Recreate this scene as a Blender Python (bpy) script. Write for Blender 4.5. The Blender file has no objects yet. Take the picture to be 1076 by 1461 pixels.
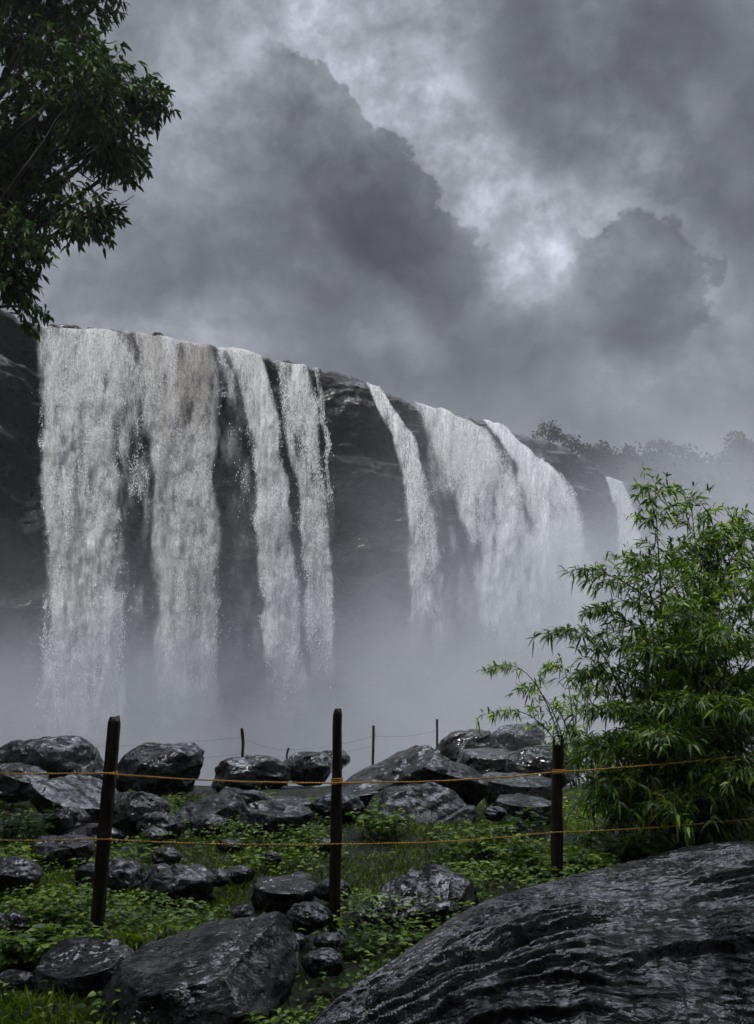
import bpy, bmesh, math, random
import numpy as np
from mathutils import Vector

S = bpy.context.scene
C = S.collection
rng = np.random.default_rng(7)
random.seed(7)
R = math.radians

# ------------------------------------------------------------------ camera
EYE = 1.2
F = 1265.0                      # focal length in pixels of the 1076 x 1461 photograph
PITCH = R(14.6)
CT, ST = math.cos(PITCH), math.sin(PITCH)
cam_d = bpy.data.cameras.new('camera')
cam = bpy.data.objects.new('camera', cam_d)
C.objects.link(cam)
cam.location = (0, 0, EYE)
cam.rotation_euler = (math.pi / 2 + PITCH, 0, 0)
cam_d.sensor_fit = 'VERTICAL'
cam_d.sensor_height = 36
cam_d.lens = 18 / (730.5 / F)
cam_d.clip_end = 3000
S.camera = cam


def ray(px, py):
    xc = (np.asarray(px, float) - 538) / F
    yc = (730.5 - np.asarray(py, float)) / F
    return xc, CT - yc * ST, ST + yc * CT


def at(px, py, Y):
    """World point at forward distance Y seen in direction (px, py)."""
    x, y, z = ray(px, py)
    t = Y / y
    return np.stack([x * t, y * t, EYE + z * t], -1)


def m_per_px(Y):
    return Y * CT / F


# ------------------------------------------------------------------ numpy noise
def _hash(ix, iy, iz, seed):
    h = (ix * 374761393 + iy * 668265263 + iz * 2147483647 + seed * 144665) & 0xFFFFFFFF
    h = ((h ^ (h >> 13)) * 1274126177) & 0xFFFFFFFF
    h = (h ^ (h >> 16)) & 0xFFFFFFFF
    h = (h * 2246822519) & 0xFFFFFFFF
    return ((h ^ (h >> 15)) & 0xFFFFFF) / float(0xFFFFFF)


def vnoise(p, seed=0):
    p = np.asarray(p, float)
    i = np.floor(p).astype(np.int64)
    f = p - i
    f = f * f * f * (f * (f * 6 - 15) + 10)
    r = 0
    for dx in (0, 1):
        wx = f[..., 0] if dx else 1 - f[..., 0]
        for dy in (0, 1):
            wy = f[..., 1] if dy else 1 - f[..., 1]
            for dz in (0, 1):
                wz = f[..., 2] if dz else 1 - f[..., 2]
                r = r + wx * wy * wz * _hash(i[..., 0] + dx, i[..., 1] + dy, i[..., 2] + dz, seed)
    return r * 2 - 1


def fbm(p, octs=4, seed=0, gain=.5, lac=2.03):
    a, r, s = 1.0, 0, 0
    p = np.asarray(p, float)
    for o in range(octs):
        r = r + a * vnoise(p, seed + o * 17)
        s += a
        a *= gain
        p = p * lac + 11.3
    return r / s


def ridged(p, octs=4, seed=0):
    a, r, s = 1.0, 0, 0
    p = np.asarray(p, float)
    for o in range(octs):
        r = r + a * (1 - np.abs(vnoise(p, seed + o * 31)))
        s += a
        a *= .5
        p = p * 2.1 + 5.7
    return r / s


def sstep(a, b, x):
    t = np.clip((x - a) / (b - a), 0, 1)
    return t * t * (3 - 2 * t)


# ------------------------------------------------------------------ mesh building
def mesh_np(name, V, tris=None, quads=None, smooth=True):
    me = bpy.data.meshes.new(name)
    V = np.ascontiguousarray(V, np.float32)
    me.vertices.add(len(V))
    me.vertices.foreach_set('co', V.ravel())
    nt = 0 if tris is None else len(tris)
    nq = 0 if quads is None else len(quads)
    parts, starts = [], []
    if nt:
        parts.append(np.asarray(tris, np.int32).ravel())
        starts.append(np.arange(nt) * 3)
    if nq:
        parts.append(np.asarray(quads, np.int32).ravel())
        starts.append(nt * 3 + np.arange(nq) * 4)
    li = np.concatenate(parts)
    me.loops.add(len(li))
    me.loops.foreach_set('vertex_index', li)
    me.polygons.add(nt + nq)
    me.polygons.foreach_set('loop_start', np.concatenate(starts).astype(np.int32))
    me.polygons.foreach_set('use_smooth', np.full(nt + nq, smooth))
    me.update(calc_edges=True)
    me.validate()
    return me


def link(name, me, m, parent=None, loc=None):
    o = bpy.data.objects.new(name, me)
    C.objects.link(o)
    if m:
        me.materials.append(m)
    if parent:
        o.parent = parent
    if loc is not None:
        o.location = loc
    return o


def tag(o, label=None, cat=None, group=None, kind=None):
    if label:
        o['label'] = label
    if cat:
        o['category'] = cat
    if group:
        o['group'] = group
    if kind:
        o['kind'] = kind
    return o


def empty(name, loc, label, cat, group=None):
    o = bpy.data.objects.new(name, None)
    C.objects.link(o)
    o.location = loc
    return tag(o, label, cat, group)


class MB:
    def __init__(self):
        self.V, self.T, self.Q, self.n = [], [], [], 0

    def add(self, V, T=None, Q=None):
        if T is not None and len(T):
            self.T.append(np.asarray(T) + self.n)
        if Q is not None and len(Q):
            self.Q.append(np.asarray(Q) + self.n)
        self.V.append(V)
        self.n += len(V)

    def tube(self, pts, rad, sides=6, cap=True):
        pts = np.asarray(pts, float)
        k = len(pts)
        rad = np.broadcast_to(np.asarray(rad, float), (k,))
        d = np.gradient(pts, axis=0)
        d /= np.linalg.norm(d, axis=1, keepdims=True) + 1e-9
        ref = np.array([0, 0, 1.]) if abs(d[0, 2]) < .9 else np.array([1., 0, 0])
        a = np.cross(d, ref)
        a /= np.linalg.norm(a, axis=1, keepdims=True) + 1e-9
        b = np.cross(d, a)
        th = np.arange(sides) / sides * 2 * np.pi
        V = pts[:, None] + rad[:, None, None] * (a[:, None] * np.cos(th)[None, :, None] + b[:, None] * np.sin(th)[None, :, None])
        V = V.reshape(-1, 3)
        i = np.arange(k - 1)[:, None] * sides
        j = np.arange(sides)[None]
        j2 = (j + 1) % sides
        Q = np.stack([i + j, i + j2, i + sides + j2, i + sides + j], -1).reshape(-1, 4)
        T = None
        if cap:
            V = np.concatenate([V, pts[:1], pts[-1:]])
            jj = np.arange(sides)
            T = np.concatenate([np.stack([(jj + 1) % sides, jj, np.full(sides, k * sides)], -1),
                                np.stack([(k - 1) * sides + jj, (k - 1) * sides + (jj + 1) % sides, np.full(sides, k * sides + 1)], -1)])
        self.add(V, T, Q)

    def leaves(self, pos, d, up, L, W, droop=.3, prof=((0, .12), (.3, 1), (.68, .72)), fold=.15):
        pos, d, up = (np.asarray(x, float) for x in (pos, d, up))
        n = len(pos)
        if not n:
            return
        L = np.broadcast_to(np.asarray(L, float), (n,))[:, None]
        W = np.broadcast_to(np.asarray(W, float), (n,))[:, None]
        droop = np.broadcast_to(np.asarray(droop, float), (n,))[:, None]
        d = d / (np.linalg.norm(d, axis=1, keepdims=True) + 1e-9)
        s = np.cross(d, up)
        s /= np.linalg.norm(s, axis=1, keepdims=True) + 1e-9
        nrm = np.cross(s, d)
        vs = []
        z = np.array([0, 0, 1.])
        for t, w in prof:
            c = pos + d * L * t - z * droop * L * t * t
            vs += [c - s * W * w / 2 + nrm * W * w * fold, c + s * W * w / 2 + nrm * W * w * fold]
        vs.append(pos + d * L - z * droop * L)
        k = len(vs)
        V = np.stack(vs, 1).reshape(-1, 3)
        b = np.arange(n)[:, None] * k
        qs = [b + np.array([[2 * r, 2 * r + 1, 2 * r + 3, 2 * r + 2]]) for r in range(len(prof) - 1)]
        Q = np.concatenate(qs)
        T = b + np.array([[k - 3, k - 2, k - 1]])
        self.add(V, T, Q)

    def mesh(self, name, smooth=True):
        return mesh_np(name, np.concatenate(self.V), np.concatenate(self.T) if self.T else None,
                       np.concatenate(self.Q) if self.Q else None, smooth)

    def build(self, name, m, parent=None, smooth=True, origin=None):
        me = self.mesh(name, smooth)
        o = link(name, me, m, parent)
        if origin is not None:
            shift(o, origin)
        return o


def shift(o, origin):
    """Put a top-level mesh's origin at a world point without moving its surface."""
    me = o.data
    v = np.empty(len(me.vertices) * 3, np.float32)
    me.vertices.foreach_get('co', v)
    v = v.reshape(-1, 3) - np.asarray(origin, np.float32)
    me.vertices.foreach_set('co', v.ravel())
    o.location = origin
    me.update()


def unit(v):
    return v / (np.linalg.norm(v, axis=-1, keepdims=True) + 1e-9)


# ------------------------------------------------------------------ node helper
class NT:
    def __init__(self, nt):
        self.t = nt
        nt.nodes.clear()

    def n(self, typ, **kw):
        nd = self.t.nodes.new(typ)
        for k, v in kw.items():
            if k == 'ins':
                for i, val in v.items():
                    self.put(nd.inputs[i], val)
            else:
                setattr(nd, k, v)
        return nd

    def put(self, sock, val):
        if isinstance(val, bpy.types.NodeSocket):
            self.t.links.new(val, sock)
        elif val is not None:
            sock.default_value = val

    def math(self, op, a, b=None, c=None, clamp=False):
        nd = self.t.nodes.new('ShaderNodeMath')
        nd.operation = op
        nd.use_clamp = clamp
        for i, v in enumerate((a, b, c)):
            if v is not None:
                self.put(nd.inputs[i], v)
        return nd.outputs[0]

    def vmath(self, op, a, b=None, out=0, scale=None):
        nd = self.t.nodes.new('ShaderNodeVectorMath')
        nd.operation = op
        self.put(nd.inputs[0], a)
        if b is not None:
            self.put(nd.inputs[1], b)
        if scale is not None:
            self.put(nd.inputs[3], scale)
        return nd.outputs[out]

    def noise(self, vec, scale, detail=4, rough=.55, dist=0, out=0):
        nd = self.n('ShaderNodeTexNoise')
        self.put(nd.inputs['Vector'], vec)
        self.put(nd.inputs['Scale'], scale)
        self.put(nd.inputs['Detail'], detail)
        self.put(nd.inputs['Roughness'], rough)
        self.put(nd.inputs['Distortion'], dist)
        return nd.outputs[out]

    def maprange(self, v, a, b, c=0, d=1, smooth=True):
        nd = self.n('ShaderNodeMapRange')
        nd.interpolation_type = 'SMOOTHSTEP' if smooth else 'LINEAR'
        for i, x in enumerate((v, a, b, c, d)):
            self.put(nd.inputs[i], x)
        return nd.outputs[0]

    def mix(self, f, a, b):
        nd = self.n('ShaderNodeMix')
        nd.data_type = 'RGBA'
        self.put(nd.inputs[0], f)
        self.put(nd.inputs[6], a)
        self.put(nd.inputs[7], b)
        return nd.outputs[2]

    def ramp(self, f, stops):
        nd = self.n('ShaderNodeValToRGB')
        e = nd.color_ramp.elements
        while len(e) < len(stops):
            e.new(.5)
        for el, (p, c) in zip(e, stops):
            el.position = p
            el.color = (*c, 1)
        self.put(nd.inputs[0], f)
        return nd.outputs[0]

    def scale(self, vec, s):
        return self.vmath('MULTIPLY', vec, s)


def new_mat(name):
    m = bpy.data.materials.new(name)
    m.use_nodes = True
    return m, NT(m.node_tree)


def rgb(r, g, b):
    return (r, g, b, 1)


# ------------------------------------------------------------------ materials
def wet_rock(name, lo, hi, scale=1.0, bump=.5, rough=(.22, .5), streak=None, moss=0.0, spec=.12, coat=1.0):
    m, t = new_mat(name)
    co = t.n('ShaderNodeTexCoord').outputs['Object']
    big = t.noise(co, 1.3 * scale, 5, .6)
    fine = t.noise(co, 14 * scale, 6, .65)
    col = t.mix(t.maprange(big, .35, .68), rgb(*lo), rgb(*hi))
    col = t.mix(t.maprange(fine, .45, .7, 0, .6), col, rgb(*(x * .45 for x in lo)))
    if moss:
        geo = t.n('ShaderNodeNewGeometry')
        nz = t.n('ShaderNodeSeparateXYZ', ins={0: geo.outputs['Normal']}).outputs[2]
        mm = t.math('MULTIPLY', t.maprange(t.noise(co, 2.4 * scale, 5, .6), .52, .7), t.maprange(nz, .2, .8))
        col = t.mix(t.math('MULTIPLY', mm, moss), col, rgb(.022, .03, .010))
    sv = streak or (1, 1, 1)
    lay = t.noise(t.scale(co, sv), 3.2 * scale, 8, .66, .4)
    vor = t.n('ShaderNodeTexVoronoi', feature='DISTANCE_TO_EDGE')
    warp = t.vmath('ADD', t.scale(co, sv), t.vmath('SCALE', t.noise(co, 5 * scale, 3, .6, 0, 1), scale=.35))
    t.put(vor.inputs['Vector'], warp)
    vor.inputs['Scale'].default_value = 2.2 * scale
    crack = t.maprange(vor.outputs[0], 0, .06)
    h = t.math('ADD', t.math('MULTIPLY', lay, 1.0), t.math('MULTIPLY', fine, .3))
    h = t.math('ADD', h, t.math('MULTIPLY', crack, .12))
    b = t.n('ShaderNodeBump', ins={0: bump, 1: .12 / scale, 'Height': h})
    rg = t.maprange(t.noise(co, 3.5 * scale, 5, .7), .35, .68, rough[0], rough[1])
    film = t.math('ADD', t.math('MULTIPLY', t.noise(t.scale(co, sv), 6 * scale, 2, .5, .5), 1.0), t.math('MULTIPLY', t.noise(t.scale(co, sv), 2.6 * scale, 2, .5, .3), 1.2))
    b2 = t.n('ShaderNodeBump', ins={0: 1.0, 1: .023 / scale, 'Height': film})
    wet = t.maprange(t.noise(co, 2.2 * scale, 4, .6), .34, .56, .25, 1)
    p = t.n('ShaderNodeBsdfPrincipled', ins={'Base Color': col, 'Roughness': rg, 'Normal': b.outputs[0], 'Specular IOR Level': spec,
                                             'Coat Weight': t.math('MULTIPLY', wet, coat), 'Coat Roughness': .09, 'Coat IOR': 1.36, 'Coat Normal': b2.outputs[0]})
    o = t.n('ShaderNodeOutputMaterial')
    t.t.links.new(p.outputs[0], o.inputs[0])
    return m


M = {}
M['rock'] = wet_rock('wet dark rock', (.004, .0043, .005), (.014, .0145, .016), 1.6, .9, (.12, .36), moss=.6)
M['rock_pale'] = wet_rock('wet grey rock', (.007, .0075, .0085), (.024, .025, .027), 1.6, .9, (.12, .36), moss=.4)
M['slab'] = wet_rock('wet ridged rock', (.005, .0055, .0065), (.017, .018, .020), 1.7, 1.0, (.12, .34), streak=(1.0, 2.6, 2.6))
M['far_rock'] = wet_rock('ridge rock', (.006, .0065, .0075), (.018, .019, .021), 1.2, .9, (.16, .4), moss=.5)
M['cliff'] = wet_rock('cliff rock', (.003, .003, .0033), (.015, .0145, .0145), .22, .9, (.42, .7), streak=(.7, .7, 1.6), moss=.7, spec=.2, coat=.25)


def ground_mat():
    m, t = new_mat('wet soil and moss')
    co = t.n('ShaderNodeTexCoord').outputs['Object']
    a = t.noise(co, .9, 6, .62)
    f = t.noise(co, 9, 6, .7)
    col = t.mix(t.maprange(a, .42, .6), rgb(.011, .009, .006), rgb(.012, .018, .005))
    col = t.mix(t.maprange(f, .4, .7, 0, .7), col, rgb(.008, .008, .006))
    h = t.math('ADD', f, t.noise(co, 28, 4, .7))
    b = t.n('ShaderNodeBump', ins={0: .8, 1: .05, 'Height': h})
    p = t.n('ShaderNodeBsdfPrincipled', ins={'Base Color': col, 'Roughness': t.maprange(f, .3, .7, .3, .8), 'Normal': b.outputs[0], 'Specular IOR Level': .2})
    t.t.links.new(p.outputs[0], t.n('ShaderNodeOutputMaterial').inputs[0])
    return m


M['ground'] = ground_mat()


def leaf_mat(name, stops, rough=.42, trans=.35, spec=.28):
    m, t = new_mat(name)
    g = t.n('ShaderNodeNewGeometry')
    col = t.ramp(g.outputs['Random Per Island'], stops)
    p = t.n('ShaderNodeBsdfPrincipled', ins={'Base Color': col, 'Roughness': rough, 'Specular IOR Level': spec})
    tr = t.n('ShaderNodeBsdfTranslucent', ins={0: t.vmath('MULTIPLY', col, (1.3, 1.5, .6))})
    mx = t.n('ShaderNodeMixShader', ins={0: trans, 1: p.outputs[0], 2: tr.outputs[0]})
    t.t.links.new(mx.outputs[0], t.n('ShaderNodeOutputMaterial').inputs[0])
    return m


M['bamboo_leaf'] = leaf_mat('bamboo leaf', [(0, (.012, .034, .005)), (.5, (.045, .10, .008)), (.85, (.14, .23, .015)), (1, (.29, .37, .024))])
M['weed_leaf'] = leaf_mat('weed leaf', [(0, (.016, .044, .004)), (.5, (.075, .15, .009)), (1, (.26, .36, .02))])
M['dark_leaf'] = leaf_mat('dark shrub leaf', [(0, (.010, .028, .005)), (.7, (.03, .07, .010)), (1, (.08, .15, .016))])
M['grass'] = leaf_mat('grass blade', [(0, (.022, .04, .003)), (.6, (.085, .13, .008)), (1, (.25, .31, .02))], .5)
M['tree_leaf'] = leaf_mat('tree leaf', [(0, (.014, .034, .007)), (.7, (.040, .08, .013)), (1, (.06, .065, .016))], .5, .2, .12)
M['far_leaf'] = leaf_mat('far foliage', [(0, (.009, .014, .007)), (1, (.022, .032, .013))], .8, .2, .05)


def wood_mat(name, a, b, rough=.55):
    m, t = new_mat(name)
    co = t.n('ShaderNodeTexCoord').outputs['Object']
    g = t.noise(t.scale(co, (18, 18, 1.6)), 2.5, 6, .65)
    col = t.mix(t.maprange(g, .4, .65), rgb(*a), rgb(*b))
    patch = t.noise(co, 5, 4, .6)
    col = t.mix(t.maprange(patch, .55, .68, 0, .85), col, rgb(*(x * 2.2 for x in b)))
    bp = t.n('ShaderNodeBump', ins={0: .8, 1: .02, 'Height': g})
    p = t.n('ShaderNodeBsdfPrincipled', ins={'Base Color': col, 'Roughness': rough, 'Normal': bp.outputs[0], 'Specular IOR Level': .2})
    t.t.links.new(p.outputs[0], t.n('ShaderNodeOutputMaterial').inputs[0])
    return m


M['post'] = wood_mat('wet weathered wood', (.008, .0065, .005), (.040, .028, .018), .45)
M['bark'] = wood_mat('bark', (.012, .010, .008), (.03, .026, .02), .7)
M['culm'] = wood_mat('bamboo culm', (.02, .03, .012), (.04, .05, .02), .5)


def rope_mat():
    m, t = new_mat('orange rope')
    uv = t.n('ShaderNodeTexCoord').outputs['Object']
    sx = t.n('ShaderNodeSeparateXYZ', ins={0: uv})
    ph = t.math('ADD', t.math('MULTIPLY', sx.outputs[0], 300), t.math('MULTIPLY', sx.outputs[2], 380))
    w = t.maprange(t.math('SINE', ph), -.6, .6)
    dirt = t.noise(uv, 7, 4, .6)
    col = t.mix(w, rgb(.48, .21, .016), rgb(.86, .48, .045))
    col = t.mix(t.maprange(dirt, .45, .7, 0, .6), col, rgb(.10, .05, .02))
    bp = t.n('ShaderNodeBump', ins={0: .7, 1: .004, 'Height': w})
    p = t.n('ShaderNodeBsdfPrincipled', ins={'Base Color': col, 'Roughness': .6, 'Normal': bp.outputs[0]})
    t.t.links.new(p.outputs[0], t.n('ShaderNodeOutputMaterial').inputs[0])
    return m


M['rope'] = rope_mat()


def wire_mat():
    m, t = new_mat('rusty wire')
    co = t.n('ShaderNodeTexCoord').outputs['Object']
    col = t.mix(t.noise(co, 20, 3), rgb(.05, .04, .035), rgb(.12, .10, .09))
    p = t.n('ShaderNodeBsdfPrincipled', ins={'Base Color': col, 'Roughness': .5, 'Metallic': .6})
    t.t.links.new(p.outputs[0], t.n('ShaderNodeOutputMaterial').inputs[0])
    return m


M['wire'] = wire_mat()


def foam_mat():
    """White water: drops and clots."""
    m, t = new_mat('white water')
    silt = t.n('ShaderNodeAttribute', attribute_name='silt').outputs['Fac']
    g = t.n('ShaderNodeNewGeometry').outputs['Random Per Island']
    col = t.mix(silt, rgb(.92, .93, .95), rgb(.40, .33, .24))
    col = t.mix(t.math('MULTIPLY', g, .35), col, rgb(.70, .73, .77))
    d = t.n('ShaderNodeBsdfPrincipled', ins={'Base Color': col, 'Roughness': .35})
    tr = t.n('ShaderNodeBsdfTranslucent', ins={0: col})
    mx = t.n('ShaderNodeMixShader', ins={0: .3, 1: d.outputs[0], 2: tr.outputs[0]})
    t.t.links.new(mx.outputs[0], t.n('ShaderNodeOutputMaterial').inputs[0])
    return m


def sheet_mat():
    m, t = new_mat('falling water')
    fl = t.n('ShaderNodeAttribute', attribute_name='flow').outputs['Vector']
    de = t.n('ShaderNodeAttribute', attribute_name='dens').outputs['Fac']
    silt = t.n('ShaderNodeAttribute', attribute_name='silt').outputs['Fac']
    fade = t.n('ShaderNodeAttribute', attribute_name='fade').outputs['Fac']
    n1 = t.noise(t.scale(fl, (1.0, .085, 1)), 2.2, 7, .66, .35)        # long silky streaks
    n2 = t.noise(t.scale(fl, (2.6, .75, 1)), 2.4, 7, .74, .7)          # torn clots
    n = t.math('ADD', t.math('MULTIPLY', n1, .58), t.math('MULTIPLY', n2, .42))
    n3 = t.noise(t.scale(fl, (1.6, .26, 1)), 3.0, 4, .62, 1.2)
    web = t.maprange(t.math('ABSOLUTE', t.math('SUBTRACT', n3, .5)), .05, .0, 0, 1)
    n4 = t.noise(t.scale(fl, (3.4, .8, 1)), 3.4, 4, .65, 1.5)
    web2 = t.maprange(t.math('ABSOLUTE', t.math('SUBTRACT', n4, .5)), .06, .0, 0, .8)
    web = t.math('MULTIPLY', t.math('MAXIMUM', web, web2), t.maprange(de, .12, .6, 0, .8))
    thr = t.maprange(de, 0, 1, .80, .435, False)
    al = t.maprange(t.math('SUBTRACT', n, thr), -.07, .15, 0, .97)
    al = t.math('MAXIMUM', al, web)
    veil = t.math('MULTIPLY', t.maprange(de, .15, .8, 0, .27), t.maprange(n1, .35, .65, .3, 1))
    al = t.math('MAXIMUM', al, veil)
    al = t.math('MULTIPLY', al, fade)
    sl_ = t.math('MULTIPLY', silt, t.maprange(n1, .38, .62, 1.15, .55), clamp=True)
    col = t.mix(sl_, rgb(.88, .90, .92), rgb(.24, .185, .115))
    bp = t.n('ShaderNodeBump', ins={0: 1.0, 1: .5, 'Height': n})
    d = t.n('ShaderNodeBsdfPrincipled', ins={'Base Color': col, 'Roughness': .4, 'Normal': bp.outputs[0]})
    tr = t.n('ShaderNodeBsdfTranslucent', ins={0: col, 1: bp.outputs[0]})
    mx = t.n('ShaderNodeMixShader', ins={0: .25, 1: d.outputs[0], 2: tr.outputs[0]})
    tp = t.n('ShaderNodeBsdfTransparent')
    m2 = t.n('ShaderNodeMixShader', ins={0: al, 1: tp.outputs[0], 2: mx.outputs[0]})
    t.t.links.new(m2.outputs[0], t.n('ShaderNodeOutputMaterial').inputs[0])
    return m


M['foam'] = foam_mat()
M['sheet'] = sheet_mat()


def river_mat():
    m, t = new_mat('churned river water')
    co = t.n('ShaderNodeTexCoord').outputs['Object']
    n = t.noise(co, .5, 6, .6)
    col = t.mix(t.maprange(n, .45, .62), rgb(.10, .09, .075), rgb(.6, .62, .64))
    bp = t.n('ShaderNodeBump', ins={0: .6, 1: .4, 'Height': n})
    p = t.n('ShaderNodeBsdfPrincipled', ins={'Base Color': col, 'Roughness': .25, 'Normal': bp.outputs[0]})
    t.t.links.new(p.outputs[0], t.n('ShaderNodeOutputMaterial').inputs[0])
    return m


M['river'] = river_mat()

# ------------------------------------------------------------------ ground
_gy = np.array([-400, -20, 2, 4, 6, 9, 12, 14.5, 17, 22, 28, 40, 400.])
_gz = np.array([-1.5, -.6, -.15, -.02, .08, .30, .52, .55, -.2, -3.5, -6.8, -7.2, -7.2])


def ground_z(X, Y):
    X = np.asarray(X, float)
    Y = np.asarray(Y, float)
    g = np.interp(Y, _gy, _gz)
    near = sstep(20, 13, Y)
    p = np.stack([X, Y, X * 0], -1)
    g = g + near * (.10 * fbm(p * .55, 3, 3) + .035 * fbm(p * 2.6, 3, 9))
    g = g + near * .25 * sstep(2.2, 6, X) * sstep(5, 9, Y)
    return g


def axis(fine0, fine1, step, far, grow=1.22):
    a = list(np.arange(fine0, fine1 + 1e-6, step))
    s, x = step, a[-1]
    while x < far:
        s *= grow
        x += s
        a.append(x)
    s, x = step, a[0]
    b = []
    while x > -far:
        s *= grow
        x -= s
        b.append(x)
    return np.array(b[::-1] + a)


gx = axis(-6, 7, .06, 600)
gy = axis(2, 16, .06, 600)
GX, GY = np.meshgrid(gx, gy)
GZ = ground_z(GX, GY)


def grid_quads(nr, nc):
    i = np.arange(nr - 1)[:, None] * nc
    j = np.arange(nc - 1)[None]
    return np.stack([i + j, i + j + 1, i + nc + j + 1, i + nc + j], -1).reshape(-1, 4)


me = mesh_np('ground', np.stack([GX, GY, GZ], -1).reshape(-1, 3), None, grid_quads(len(gy), len(gx)))
tag(link('ground', me, M['ground']), kind='structure', label='dark wet soil between the boulders')

rx = np.linspace(-90, 90, 90)
ry = np.linspace(21, 110, 60)
RX, RY = np.meshgrid(rx, ry)
RZ = -6 + .35 * fbm(np.stack([RX * .2, RY * .2, RX * 0], -1), 4, 5)
me = mesh_np('river', np.stack([RX, RY, RZ], -1).reshape(-1, 3), None, grid_quads(60, 90))
tag(link('river', me, M['river']), kind='structure', label='churned pale river in the gorge below the falls')

# ------------------------------------------------------------------ cliff
H = 22.0                                        # lip above the eye
ZL = EYE + H
_lip = [(0, 441), (30, 452), (56, 467), (120, 470), (185, 474), (250, 484), (300, 493), (345, 500), (390, 514), (430, 521),
        (480, 533), (520, 545), (560, 561), (600, 577), (650, 590), (700, 601), (745, 620), (790, 632), (830, 655), (865, 682), (905, 691), (1000, 699), (1076, 705)]
LIPX = np.array([a_ for a_, b_ in _lip], float)
LIPY = np.array([b_ for a_, b_ in _lip], float)
_lx, _ly = [], []
for a_, b_ in _lip:
    x_, y_, z_ = ray(a_, b_)
    t_ = H / z_
    _lx.append(x_ * t_)
    _ly.append(y_ * t_)
_lx = np.array([-70, -45, -30, -24] + _lx + [60, 110, 240])
_ly = np.array([10, 24, 35, 39.6] + _ly + [86, 100, 150])
_fx = np.linspace(-70, 240, 6201)
_fy = np.interp(_fx, _lx, _ly)
_k = np.exp(-np.linspace(-2.5, 2.5, 41) ** 2)
_k /= _k.sum()
_fy_s = np.convolve(np.pad(_fy, 20, mode='edge'), _k, 'valid')
_fd = np.gradient(_fy_s, _fx)
_kd = np.ones(161) / 161
_fd = np.convolve(np.pad(_fd, 80, mode='edge'), _kd, 'valid')


def curve_y(X):
    return np.interp(X, _fx, _fy_s)


def normal(X):
    d = np.interp(X, _fx, _fd)
    q = np.sqrt(1 + d * d)
    return d / q, -1 / q


def cliff_off(X, drop):
    """How far the rock face stands out from the lip, drop metres below it."""
    d = np.maximum(drop, 0)
    k = .20 + .20 * sstep(-3, 4, X)
    base = k * d * (1 - .35 * sstep(8, 26, d))
    rnd = 1.3 * (1 - np.exp(-d / 1.3))
    return base * .9 + rnd * (.5 + .9 * sstep(-3, 5, X))


def water_off(X, drop):
    d = np.maximum(drop, 0)
    return cliff_off(X, d) + .35 + .05 * d + .5 * sstep(0, 4, d)


def on_water(px, py, extra):
    """World point where the line of sight (px, py) meets the falling water."""
    x, y, z = ray(px, py)
    lo = np.full(np.shape(x), 20.)
    hi = np.full(np.shape(x), 130.)
    for _ in range(26):
        t = (lo + hi) / 2
        X, Y, Z = x * t, y * t, EYE + z * t
        nx, ny = normal(X)
        off = water_off(X, ZL - Z) + extra
        beyond = Y > curve_y(X - nx * off) + ny * off
        hi = np.where(beyond, t, hi)
        lo = np.where(beyond, lo, t)
    t = (lo + hi) / 2
    return np.stack([x * t, y * t, EYE + z * t], -1)


cu = np.concatenate([np.linspace(-70, -24, 60)[:-1], np.linspace(-24, 26, 620), np.linspace(26, 240, 150)[1:]])
back = np.array([140, 60, 25, 10, 5, 2.5, 1.2, .6, .3])
dn = np.concatenate([np.linspace(0, 3, 40), np.linspace(3, 30, 220)[1:]])
rows = []
for b in back:
    nx, ny = normal(cu)
    rows.append(np.stack([cu - nx * b * .2, curve_y(cu) + b, ZL - .015 * b - .0 * cu], -1))
for d in dn:
    nx, ny = normal(cu)
    o = cliff_off(cu, np.full_like(cu, d))
    rows.append(np.stack([cu + nx * o, curve_y(cu) + ny * o, np.full_like(cu, ZL - d)], -1))
CV = np.stack(rows)
nxy = np.stack([np.broadcast_to(normal(cu)[0], CV.shape[:2]), np.broadcast_to(normal(cu)[1], CV.shape[:2])], -1)
face = np.concatenate([np.zeros(len(back)), sstep(0, 1.6, dn)])[:, None]
P = CV.copy()
q = P * np.array([.22, .22, .42])
disp = 1.5 * fbm(q, 5, 21) + .9 * (ridged(P * np.array([.35, .35, .9]), 4, 44) - .6) + .42 * fbm(P * 1.5, 4, 8, .6) + .55 * (ridged(P * np.array([.5, .5, 2.0]) + .4 * fbm(P * .5, 2, 5)[..., None], 3, 46) - .62)
led = vnoise(np.stack([P[..., 0] * .12, P[..., 1] * .12, P[..., 2] * .55], -1), 77)
disp = disp + .5 * np.sign(led) * sstep(.05, .3, np.abs(led))
disp = disp - .6
CV[..., 0] += nxy[..., 0] * disp * face
CV[..., 1] += nxy[..., 1] * disp * face
lipn = .34 * fbm(np.stack([cu * .9, cu * 0, cu * 0], -1), 4, 3) + .20 * fbm(np.stack([cu * 3.1, cu * 0, cu * 0], -1), 2, 4)
CV[..., 2] += lipn[None] * (1 - .8 * face)
me = mesh_np('cliff', CV.reshape(-1, 3), None, grid_quads(CV.shape[0], CV.shape[1]))
tag(link('cliff', me, M['cliff']), kind='structure', label='dark wet cliff behind the waterfalls')

# ------------------------------------------------------------------ waterfalls
TET = np.array([[1, 1, 1], [1, -1, -1], [-1, 1, -1], [-1, -1, 1]], float)
TETF = np.array([[0, 1, 2], [0, 3, 1], [0, 2, 3], [1, 3, 2]])


def add_attr(me, name, typ, data):
    at_ = me.attributes.new(name, typ, 'POINT')
    at_.data.foreach_set('vector' if typ == 'FLOAT_VECTOR' else 'value', np.ascontiguousarray(data, np.float32).ravel())


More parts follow.
